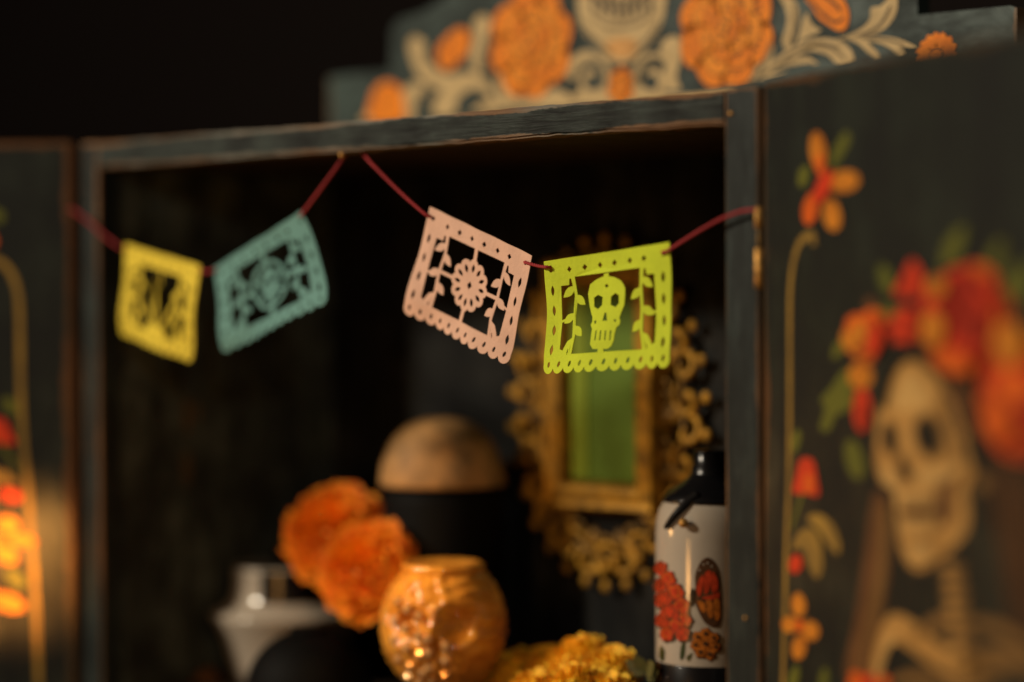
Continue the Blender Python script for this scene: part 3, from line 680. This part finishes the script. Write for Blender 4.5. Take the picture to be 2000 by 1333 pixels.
make_flag(flower_motif(), FL['pink'], (.001, .001, .001), -.002, M['pink'], 'pale pink cut paper flag with a round flower motif, hanging tilted', .0)
make_flag(skull_motif(), FL['lime'], (.0042, .0012, .0008), -.002, M['lime'], 'lime green cut paper flag with a skull motif, nearest the right door', .002, True)

# ------------------------------------------------------------------ red cord
def cord(points, label_):
    P = catmull(points, 10, False)
    # resample evenly
    out = [P[0]]; acc = 0
    for a, b_ in zip(P, P[1:]):
        l = (b_ - a).length; t = 0
        while acc + l - t >= .0006:
            t += .0006 - acc; acc = 0; out.append(a.lerp(b_, min(1, t / l)))
        acc += l - t
    bm = bmesh.new()
    for ph in (0, 2.0944, 4.1888):
        pts = []; N = None
        for i, p in enumerate(out):
            t = (out[min(i + 1, len(out) - 1)] - out[max(i - 1, 0)]).normalized()
            n1 = t.cross(Vector((0, 1, 0))); n1.normalize(); n2 = t.cross(n1)
            a = ph + i * .0006 / .0058 * 2 * math.pi
            pts.append(p + (n1 * math.cos(a) + n2 * math.sin(a)) * .00052)
        add_tube(bm, pts, .00062, 6)
    o = link('hanging_string', bm, M['cord'], None, True, loc=out[len(out) // 2])
    return tag(o, label_, 'cord')
H = hit_y
cord([H(150, 408, .0) + Vector((0, -.006, 0)), H(170, 430, -.005), H(205, 462, -.005), H(236, 484, -.004), H(247, 488, .0015), H(270, 491, .003), H(320, 508, .003), H(375, 521, .003), H(388, 526, .0), H(398, 531, -.004), H(412, 530, -.004), H(425, 525, .0), H(440, 515, .003),
      H(500, 474, .003), H(560, 440, .003), H(584, 424, .001), H(592, 415, -.003), H(628, 367, -.002), H(664, 318, .004), H(680, 296, .0225), H(700, 292, .0235), H(716, 308, .008),
      H(728, 322, .0), H(780, 374, -.003), H(826, 415, -.0045), H(840, 424, -.002), H(853, 429, .003), H(930, 465, .003), H(1000, 498, .003), H(1022, 511, .001), H(1030, 514, -.003), H(1052, 520, -.0035), H(1068, 522, -.004), H(1076, 522, -.001), H(1090, 519, .003),
      H(1180, 505, .003), H(1280, 494, .003), H(1294, 493, -.001), H(1304, 490, -.005), H(1350, 461, -.006), H(1400, 432, -.006), H(1445, 414, -.006), H(1474, 410, -.006), H(1488, 412, -.003)],
     'thin red twisted cord carrying the paper flags across the cabinet opening')

# ------------------------------------------------------------------ ornate frame on the back wall
FC = Vector((-.012, YB, .265))
frm = empty('picture_frame', (FC.x, YB, FC.z)); tag(frm, 'ornate pierced gilt frame around a green panel, on the back wall behind the lime flag', 'picture frame')
gx0 = hit_y(1122, 800, YB - .006).x; gx1 = hit_y(1256, 800, YB - .006).x; gz0 = hit_y(1190, 940, YB - .006).z; gz1 = hit_y(1190, 560, YB - .006).z
bm = bmesh.new(); add_box(bm, gx0, gx1, YB - .009, YB - .004, gz0, gz1); link('green_panel', bm, M['green_glass'], frm)
bm = bmesh.new(); add_box(bm, gx0 + .001, gx0 + .017, YB - .0105, YB - .0092, gz0 + .002, gz1 - .001); link('panel_left_strip', bm, M['green_bright'], frm)  # lighter green strip laid over the left of the panel
def molding(x0, x1, z0, z1, w_, y0, y1, name, m_):
    bm = bmesh.new()
    prof = [(0, y1), (.15, y0 - .001), (.35, y0 - .003), (.6, y0), (.8, y0 - .002), (1, y1)]
    loops = []
    for t, y in prof:
        e = w_ * t; loops.append([bm.verts.new((a, y, b_)) for a, b_ in ((x0 - e, z0 - e), (x1 + e, z0 - e), (x1 + e, z1 + e), (x0 - e, z1 + e))])
    for A, B in zip(loops, loops[1:]):
        for i in range(4): bm.faces.new((A[i], A[(i + 1) % 4], B[(i + 1) % 4], B[i]))
    bmesh.ops.recalc_face_normals(bm, faces=bm.faces)
    return link(name, bm, m_, frm)
molding(gx0, gx1, gz0, gz1, .024, YB - .018, YB - .001, 'inner_moulding', M['gilt'])
ocx = (gx0 + gx1) / 2; ocz = .268; A_, B_ = .082, .112
NS = 30
for k in range(NS):
    a = 2 * math.pi * (k + .5) / NS; h = 1 if k % 2 else -1
    c = Vector((ocx + A_ * math.cos(a), 0, ocz + B_ * math.sin(a)))
    sp = spiral((c.x, c.z), .0150, 1.05, a + math.pi * .8, h, 22, .12)
    bm = bmesh.new(); add_tube(bm, [(q.x, YB - .010 - .002 * math.sin(i * .3), q.y) for i, q in enumerate(sp)], .0025, 8, taper=lambda t: .6 + .8 * math.sin(math.pi * t))
    tip = Vector((ocx + (A_ + .016) * math.cos(a), YB - .009, ocz + (B_ + .018) * math.sin(a)))
    r0 = bmesh.ops.create_uvsphere(bm, u_segments=12, v_segments=8, radius=.0042)
    for v in r0['verts']: v.co = Vector((v.co.x * 1.1, v.co.y * .6, v.co.z * 1.1)) + tip
    link('scroll', bm, M['gilt'], frm, True)
bm = bmesh.new(); add_tube(bm, [(ocx + (A_ - .006) * math.cos(t * math.pi / 30), YB - .007, ocz + (B_ - .004) * math.sin(t * math.pi / 30)) for t in range(61)], .0026, 8); link('oval_hoop', bm, M['gilt_dark'], frm, True)
for k in range(28):   # leaf-tipped inner ring between moulding and scrolls
    a = 2 * math.pi * k / 28; x = ocx + (A_ - .020) * math.cos(a); z = ocz + (B_ - .014) * math.sin(a)
    sq = spiral((x, z), .009, 1.0, a, 1 if k % 2 else -1, 16, .15); bm = bmesh.new(); add_tube(bm, [(q.x, YB - .009, q.y) for q in sq], .0020, 8); link('scroll', bm, M['gilt_dark'], frm, True)
    if k % 2: continue
    bm = bmesh.new(); r0 = bmesh.ops.create_uvsphere(bm, u_segments=12, v_segments=8, radius=.0065)
    for v in r0['verts']:
        q = v.co; v.co = Vector((x + (q.x * 1.5) * math.cos(a) - q.z * .6 * math.sin(a), YB - .008 + q.y * .6, z + (q.x * 1.5) * math.sin(a) + q.z * .6 * math.cos(a)))
    link('leaf', bm, M['gilt_dark'], frm, True)

# ------------------------------------------------------------------ bottle on the right
BY = .155; BX = hit_y(1389, 1100, BY).x; BR = 109 * (hit_y(1389, 1100, BY) - CAM).dot(cam_rot @ Vector((0, 0, -1))) / FPX
bot = empty('bottle', (BX, BY, .05)); tag(bot, 'grey white ceramic bottle printed with red flowers and a butterfly, standing by the right stile', 'bottle')
zs = H(1340, 985, BY).z
bm = bmesh.new(); add_lathe(bm, BX, BY, [(.001, .0505), (.032, .0505), (BR, .054), (BR, .073), (BR, .1), (BR, zs - .020), (BR * .985, zs - .010), (BR * .93, zs - .002), (BR * .80, zs + .006), (BR * .55, zs + .0125), (.0135, zs + .018), (.012, zs + .024)], 64)
link('body', bm, M['ceramic'], bot, True)
bm = bmesh.new(); add_lathe(bm, BX, BY, [(BR * .87, zs + .0035), (BR * .86, zs + .0055), (BR * .74, zs + .0105), (BR * .56, zs + .0150), (.016, zs + .0190), (.0140, zs + .0215), (.0132, zs + .0225), (.0132, zs + .0265), (.0118, zs + .0275), (.0118, zs + .036), (.0112, zs + .0375), (.001, zs + .038)], 40)
link('cap', bm, M['black_gloss'], bot, True)
band_z = CAM.z + (hit_y(1340, 1298, BY - BR * .8).z - CAM.z)
bm = bmesh.new(); add_lathe(bm, BX, BY, [(BR + .0004, .0515), (BR + .0007, .054), (BR + .0007, band_z - .0008), (BR + .0002, band_z)], 64); link('base_band', bm, M['black_gloss'], bot, True)
def hit_cyl(px, py, r_):
    d = ray(px, py); ox, oy = CAM.x - BX, CAM.y - BY
    a = d.x ** 2 + d.y ** 2; b_ = 2 * (ox * d.x + oy * d.y); c = ox ** 2 + oy ** 2 - r_ ** 2; q = b_ * b_ - 4 * a * c
    if q < 0: q = 0
    return CAM + d * ((-b_ - math.sqrt(q)) / (2 * a))
def wrap(name, shapes, m_keys=None):
    bm = bmesh.new(); keys = []
    for pts, mk, lay in shapes:
        if mk not in keys: keys.append(mk)
        V, Fc = csg([(1, [(p[0], p[1]) for p in catmull([Vector((*p, 0)).to_2d() for p in pts], 4)])], 7)
        vs = [bm.verts.new(hit_cyl(v.x, v.y, BR + .0003 + lay * .0002)) for v in V]
        for f in Fc:
            try: bm.faces.new([vs[i] for i in f]).material_index = keys.index(mk)
            except ValueError: pass
    for v in [v for v in bm.verts if not v.link_faces]: bm.verts.remove(v)
    bm.normal_update()
    fl = [f for f in bm.faces if f.normal.dot(CAM - f.calc_center_median()) < 0]
    if fl: bmesh.ops.reverse_faces(bm, faces=fl)
    return link(name, bm, [M[k] for k in keys], bot, True)
def blob(cx, cy, r_, seed, k=5, a=.10):
    rr = random.Random(seed); f_ = rr.uniform(0, 6); return [(cx + r_ * (1 + a * math.sin(k * t * 6.283 / 22 * 1.0 + f_)) * math.cos(t * 6.283 / 22), cy + 1.05 * r_ * (1 + a * math.sin(k * t * 6.283 / 22 + f_)) * math.sin(t * 6.283 / 22)) for t in range(22)]
shp = []
for i, (x, y, r_) in enumerate(((1290, 1110, 13), (1303, 1132, 16), (1288, 1144, 13), (1318, 1158, 17), (1295, 1172, 17), (1330, 1184, 16), (1308, 1198, 19), (1336, 1212, 14), (1292, 1212, 13), (1318, 1226, 18), (1332, 1238, 14), (1302, 1238, 14))):
    shp += [(blob(x + 1, y + 1, r_ + 1, i, 6), 'bottle_brown', i * .5), (blob(x, y, r_ * .93, i, 5), 'bottle_red', i * .5 + .2), (blob(x - 1, y - 2, r_ * .62, i + 3, 4, .2), 'bottle_orange' if i % 2 else 'bottle_brown', i * .5 + .4), (blob(x - 1, y - 2, r_ * .50, i + 3, 4, .2), 'bottle_red', i * .5 + .6)]
wrap('printed_flower', shp)
wing = [(1362, 1110), (1372, 1094), (1386, 1090), (1400, 1108), (1408, 1150), (1408, 1216), (1394, 1226), (1376, 1216), (1360, 1186), (1352, 1160), (1358, 1150), (1357, 1128)]
shp = [(wing, 'bottle_brown', 0), ([(1350, 1150), (1358, 1158), (1352, 1186), (1347, 1170)], 'black_gloss', 1)]
for q in ([(1360, 1150), (1366, 1132), (1374, 1124), (1372, 1150), (1366, 1166)], [(1376, 1122), (1388, 1116), (1386, 1150), (1376, 1160)], [(1390, 1118), (1400, 1128), (1402, 1152), (1390, 1156)], [(1370, 1168), (1388, 1163), (1404, 1158), (1404, 1168), (1386, 1172)]):
    shp.append((q, 'bottle_red', 1))
for q in ([(1362, 1176), (1374, 1176), (1378, 1196), (1370, 1194)], [(1378, 1176), (1390, 1174), (1392, 1204), (1384, 1206)], [(1394, 1174), (1405, 1172), (1406, 1206), (1396, 1210)]):
    shp.append((q, 'bottle_orange', 1))
for x, y in ((1374, 1103), (1382, 1100), (1390, 1106), (1366, 1114)):
    shp.append(([(x + 1.8 * math.cos(t), y + 1.8 * math.sin(t)) for t in [k * .7854 for k in range(8)]], 'ceramic', 1))
wrap('printed_butterfly', shp)
shp = []
for i, (x, y, r_) in enumerate(((1362, 1244, 9), (1378, 1238, 10), (1394, 1246, 9), (1358, 1260, 9), (1398, 1264, 9), (1368, 1274, 10), (1386, 1278, 10), (1378, 1258, 12))):
    shp += [(blob(x + 1, y + 1, r_ + 2, i + 80, 6), 'bottle_brown', 0), (blob(x, y, r_, i + 80, 6), 'bottle_orange', 1 + i % 3), (blob(x, y, r_ * .4, i + 60, 5), 'bottle_brown', 4)]
wrap('printed_marigold', shp)
for q in ([(1330, 1262), (1338, 1256), (1336, 1284), (1328, 1288)], [(1290, 1262), (1298, 1272), (1296, 1292), (1287, 1284)], [(1340, 1284), (1352, 1276), (1346, 1292)]): wrap('printed_leaf', [(q, 'bottle_green', 0)])
bm = bmesh.new()
sp_ = [hit_cyl(x, y, BR + e) for x, y, e in ((1362, 968, -.010), (1345, 980, -.006), (1328, 996, -.001), (1315, 1010, .0012), (1306, 1022, .0016), (1300, 1031, .0016))]
add_tube(bm, catmull(sp_, 6, False), .0018, 12, taper=lambda t: 1.9 - 1.05 * t)
link('leather_strap', bm, M['leather'], bot, True)
bm = bmesh.new(); bmesh.ops.create_uvsphere(bm, u_segments=16, v_segments=10, radius=.0032); bmesh.ops.translate(bm, vec=hit_cyl(1335, 1022, BR + .003), verts=bm.verts)
link('bead', bm, M['brass'], bot, True)

# ------------------------------------------------------------------ blooms
def bloom(name, c, r_, mat, label, group, axis=(0, 0, 1), n=150, squash=.8, seed=1, stretch=None):
    rr = random.Random(seed); bm = bmesh.new(); ax = Vector(axis).normalized(); q = Vector((0, 0, 1)).rotation_difference(ax)
    for k in range(n):
        t = (k + .5) / n; th = k * 2.39996; ph = math.acos(1 - 1.55 * t)       # centre outwards
        d = Vector((math.sin(ph) * math.cos(th), math.sin(ph) * math.sin(th), math.cos(ph) * squash)); side = d.cross(Vector((.1, .2, 1))).normalized(); up = d.cross(side).normalized()
        L = r_ * rr.uniform(.85, 1.12); w_ = r_ * rr.uniform(.20, .30); rows = []
        for i in range(4):
            s = .25 + .75 * i / 3; row = []
            for j in range(5):
                e = (j - 2) / 2; ruff = .09 * r_ * math.sin(e * 5 + k) * (i / 3) ** 2
                p = d * L * s + side * w_ * e * (s ** .7) * (1 - .12 * abs(e)) + up * (ruff - .30 * r_ * (i / 3) ** 2 * (t)) - d * abs(e) * L * .10 * (i == 3)
                if stretch: p = Vector((p.x * stretch[0], p.y * stretch[1], p.z * stretch[2]))
                row.append(bm.verts.new(Vector(c) + q @ p))
            rows.append(row)
        for A, B in zip(rows, rows[1:]):
            for j in range(4): bm.faces.new((A[j], A[j + 1], B[j + 1], B[j]))
    add_core = bmesh.ops.create_icosphere(bm, subdivisions=3, radius=r_ * .80)['verts']
    for v in add_core: v.co = Vector(c) + q @ Vector((v.co.x, v.co.y, v.co.z * .55 + r_ * .12))
    root = empty(name, (c[0], c[1], c[2])); link('petals', bm, mat, root, True)
    bm = bmesh.new(); add_lathe(bm, 0, 0, [(.001, -.75), (.22, -.7), (.34, -.4), (.42, -.05), (.3, .1), (.001, .12)], 14)
    for v in bm.verts: v.co = Vector(c) + q @ (v.co * r_ * .9)
    link('sepals', bm, M['stem'], root, True)
    tag(root, label, 'flower', group); return root
p = H(662, 1052, .125)
bloom('marigold', (p.x, p.y, p.z), .041, M['marigold'], 'large orange marigold leaning by the black clay pot, upper of the two', 'orange marigolds in the cabinet', (.35, -.75, .6), 190, .9, 3)
p = H(726, 1118, .108)
bloom('marigold', (p.x, p.y, p.z), .039, M['marigold'], 'orange marigold just left of the amber glass jar, lower of the two', 'orange marigolds in the cabinet', (.25, -.8, .45), 170, .9, 5)
spots = [(955, 1345, .115, .021), (1010, 1318, .12, .023), (1075, 1312, .125, .022), (1130, 1292, .13, .023), (1190, 1312, .12, .021), (1040, 1360, .08, .022), (1115, 1352, .08, .023), (1180, 1362, .09, .021), (1215, 1340, .15, .018)]
desc = ['beside the foot of the amber jar', 'second from the amber jar in the back row', 'in the middle of the back row', 'forming the top of the heap', 'at the right end of the heap near the bottle', 'low at the front left of the heap', 'low at the front middle of the heap', 'low at the front right of the heap', 'smallest, tucked behind the right end of the heap']
for i, ((x, y, d, r_), de) in enumerate(zip(spots, desc)):
    p = H(x, y, d); bloom('yellow_marigold', (p.x, p.y, p.z), r_, M['marigold_yellow'], 'yellow marigold ' + de, 'yellow marigolds heaped on the cabinet floor', (random.uniform(-.4, .6), -.5, 1), 90, .75, 20 + i)
# green leaves by the bottle
p = H(1262, 1318, .12)
bm = bmesh.new()
for k, (a, l) in enumerate(((.3, .016), (1.0, .018), (2.4, .017), (2.9, .014), (4.5, .016))):
    d = Vector((math.cos(a), -.3, .25 + .1 * k)).normalized(); s = d.cross(Vector((0, -1, .3))).normalized()
    rowp = [p + d * l * t for t in (0, .3, .65, 1)]; ww = (.001, .006, .005, .0004)
    A = [bm.verts.new(q + s * w_) for q, w_ in zip(rowp, ww)]; B = [bm.verts.new(q - s * w_ + Vector((0, 0, .001))) for q, w_ in zip(rowp, ww)]
    for i in range(3): bm.faces.new((A[i], A[i + 1], B[i + 1], B[i]))
o = link('leaf_sprig', bm, M['stem'], None, True, loc=p); tag(o, 'dark green leaf sprig between the yellow marigolds and the bottle', 'leaves')

# ------------------------------------------------------------------ amber glass jar with a moulded face
JC = H(866, 1215, .080); JR = .0445
jar = empty('glass_jar', (JC.x, JC.y, .05)); tag(jar, 'round amber glass candle jar with a moulded face, glowing in front of the black pot', 'jar')
face_dir = (CAM - JC); face_dir.z = 0; face_dir = (Matrix.Rotation(R(-10), 3, 'Z') @ face_dir.normalized()); fr_ = Vector((0, 0, 1)).cross(face_dir)
bm = bmesh.new(); prof = []
zc = JC.z - .002
for i in range(61):
    t = i / 60; ph = -math.pi / 2 * .86 + t * math.pi * (.43 + .29); prof.append((JR * math.cos(ph), zc + JR * 1.10 * math.sin(ph)))
add_lathe(bm, JC.x, JC.y, [(.001, prof[0][1])] + prof, 180)
top = prof[-1]
def gauss(x, y, sx, sy): return math.exp(-(x / sx) ** 2 - (y / sy) ** 2)
for v in bm.verts:
    q = v.co - Vector((JC.x, JC.y, zc)); f_ = q.dot(face_dir); s_ = q.dot(fr_); z_ = q.z
    if f_ > 0:
        d = -.014 * (gauss(s_ - .016, z_ - .006, .010, .0085) + gauss(s_ + .016, z_ - .006, .010, .0085)) - .009 * gauss(s_, z_ + .010, .004, .007) + .006 * gauss(s_, z_ - .004, .005, .010)
        d += .003 * gauss(s_, z_ + .024, .018, .007) * (1 + .8 * math.sin(s_ * 900)) + .004 * (gauss(s_ - .028, z_ + .012, .008, .008) + gauss(s_ + .028, z_ + .012, .008, .008))
        d += -.003 * gauss(s_, z_ + .024, .02, .0015) + .003 * (gauss(s_ - .016, z_ - .020, .013, .004) + gauss(s_ + .016, z_ - .020, .013, .004))
        v.co += face_dir * d
    v.co += (v.co - Vector((JC.x, JC.y, zc))).normalized() * (.0009 * math.sin(v.co.x * 520) * math.sin(v.co.z * 480 + 1) + .0004 * math.sin(v.co.x * 900 + v.co.z * 700))
    v.co += Vector((0, 0, 1)) * .0
# faceted beads for highlights are added below, down the left
link('glass', bm, M['amber'], jar, True)
bm = bmesh.new(); rt = top[0]
add_lathe(bm, JC.x, JC.y, [(rt - .003, top[1] - .002), (rt + .002, top[1]), (rt + .0025, top[1] + .004), (rt - .001, top[1] + .006), (rt - .003, top[1] + .003)], 64); link('rim', bm, M['amber'], jar, True)
rs = random.Random(9)
for k in range(22):      # beads added for highlights: a column down the left and a few on the cheek
    col = k < 14
    pz = zc + .020 - .0044 * k if col else zc - .004 - .0050 * (k - 14)
    pd = CAM - JC; pd.z = 0; pd = Matrix.Rotation(R((-42 + 13 * (k % 3) - 6) if col else (-14 + 16 * (k % 2))), 3, 'Z') @ pd.normalized()
    rr_ = math.sqrt(max(0, JR ** 2 - ((pz - zc) / 1.10) ** 2)) + .0006
    bm = bmesh.new(); bmesh.ops.create_icosphere(bm, subdivisions=1, radius=.0044)
    bmesh.ops.rotate(bm, verts=bm.verts, cent=(0, 0, 0), matrix=Matrix.Rotation(rs.uniform(0, 3), 3, 'Z') @ Matrix.Rotation(rs.uniform(0, 3), 3, 'X'))
    bmesh.ops.translate(bm, vec=Vector((JC.x, JC.y, pz)) + pd * rr_, verts=bm.verts)
    link('glint_bead', bm, M['glint_bead'], jar)

# ------------------------------------------------------------------ black pot with mottled lid
p0 = H(738, 945, .19); p1 = H(988, 945, .19); PCx = (p0.x + p1.x) / 2
PC = H(864, 945, .175); PRd = (250 / 2 / FPX) * (Vector((PC.x, PC.y, PC.z)) - CAM).length
PRd *= .97
pot = empty('clay_pot', (PC.x, PC.y, .05)); tag(pot, 'black clay pot with a domed mottled brown lid, behind the amber glass jar', 'pot')
zl = PC.z; hz = H(864, 820, .175).z - zl
bm = bmesh.new()
add_lathe(bm, PC.x, PC.y, [(PRd * 1.0, zl - .001), (PRd * 1.01, zl + .002)] + [(PRd * math.cos(t * math.pi / 2) ** .85, zl + .002 + hz * math.sin(t * math.pi / 2)) for t in [i / 14 for i in range(1, 14)]] + [(.0005, zl + .002 + hz)], 56,
          fn=lambda a, z: 1 + .015 * math.sin(3 * a + z * 60))
link('lid', bm, M['mottled'], pot, True)
bm = bmesh.new(); add_lathe(bm, PC.x, PC.y, [(.001, .0503), (PRd * .6, .0505), (PRd * .8, .07), (PRd * .95, .10), (PRd * 1.0, .14), (PRd * .97, zl - .012), (PRd * .93, zl - .003), (PRd * .6, zl - .0025)], 56); link('body', bm, M['black_clay'], pot, True)

# ------------------------------------------------------------------ pale ceramic flask at the lower left
WC = H(560, 1240, .150)
fl = empty('ceramic_flask', (WC.x, WC.y, .05)); tag(fl, 'pale grey ceramic flask with flared shoulders and a dark neck label, at the lower left', 'flask')
def zy(y): return H(560, y, .150).z
k_ = (WC - CAM).length / FPX
bm = bmesh.new()
add_lathe(bm, WC.x, WC.y, [(.001, .0505), (k_ * 84, .051), (k_ * 92, .060), (k_ * 100, zy(1360)), (k_ * 112, zy(1290)), (k_ * 128, zy(1235)), (k_ * 146, zy(1203)), (k_ * 149, zy(1196)), (k_ * 143, zy(1190)), (k_ * 122, zy(1182)), (k_ * 109, zy(1168)), (k_ * 104, zy(1145)), (k_ * 103, zy(1116)), (k_ * 106, zy(1107)), (k_ * 100, zy(1103)), (k_ * 90, zy(1108))], 56)
link('body', bm, M['ceramic'], fl, True)
bm = bmesh.new(); cdx = (CAM - WC); cdx.z = 0; cdx.normalize()
# dark glass window in the neck
for j in range(10):
    a = -.45 + j * .19
    d = Matrix.Rotation(a, 3, 'Z') @ cdx; rr_ = k_ * 107 + .0006
    v0 = bm.verts.new(Vector((WC.x, WC.y, zy(1166))) + d * (rr_ + .0008)); v1 = bm.verts.new(Vector((WC.x, WC.y, zy(1106))) + d * rr_)
    if j: bm.faces.new((pv0, v0, v1, pv1))
    pv0, pv1 = v0, v1
link('neck_label', bm, M['black_gloss'], fl, True)
RC = H(604, 1352, .070); kr = (RC - CAM).length / FPX * 124
rp = empty('round_pot', (RC.x, RC.y, .05)); tag(rp, 'black rounded pot standing in front of the pale ceramic flask', 'pot')
bm = bmesh.new(); add_lathe(bm, RC.x, RC.y, [(.001, .0503)] + [(kr * .5 + kr * .5 * math.sin(i / 5 * math.pi / 2), .0505 + (RC.z - .05) * i / 6) for i in range(6)] + [(kr * math.cos(t), RC.z + kr * .98 * math.sin(t)) for t in [i * .13 for i in range(11)]], 48)
link('body', bm, M['black_clay'], rp, True)
bm = bmesh.new(); zt_ = RC.z + kr * .98 * math.sin(1.3); rt_ = kr * math.cos(1.3)
add_lathe(bm, RC.x, RC.y, [(rt_ * .9, zt_ - .001), (rt_ * 1.15, zt_ + .001), (rt_ * 1.1, zt_ + .003), (rt_ * .8, zt_ + .002)], 40); link('rim', bm, M['black_clay'], rp, True)
p = H(404, 1335, .10); bm = bmesh.new()
bmesh.ops.create_icosphere(bm, subdivisions=3, radius=.012)
for v in bm.verts: v.co = p + v.co * (1 + .18 * math.sin(v.co.x * 700) * math.cos(v.co.z * 600)) * Vector((1, 1, .9)).length / 1.7
o = link('red_flower', bm, M['door_brown'], None, True, loc=p); tag(o, 'small dark red flower at the left foot of the pale ceramic flask', 'flower')
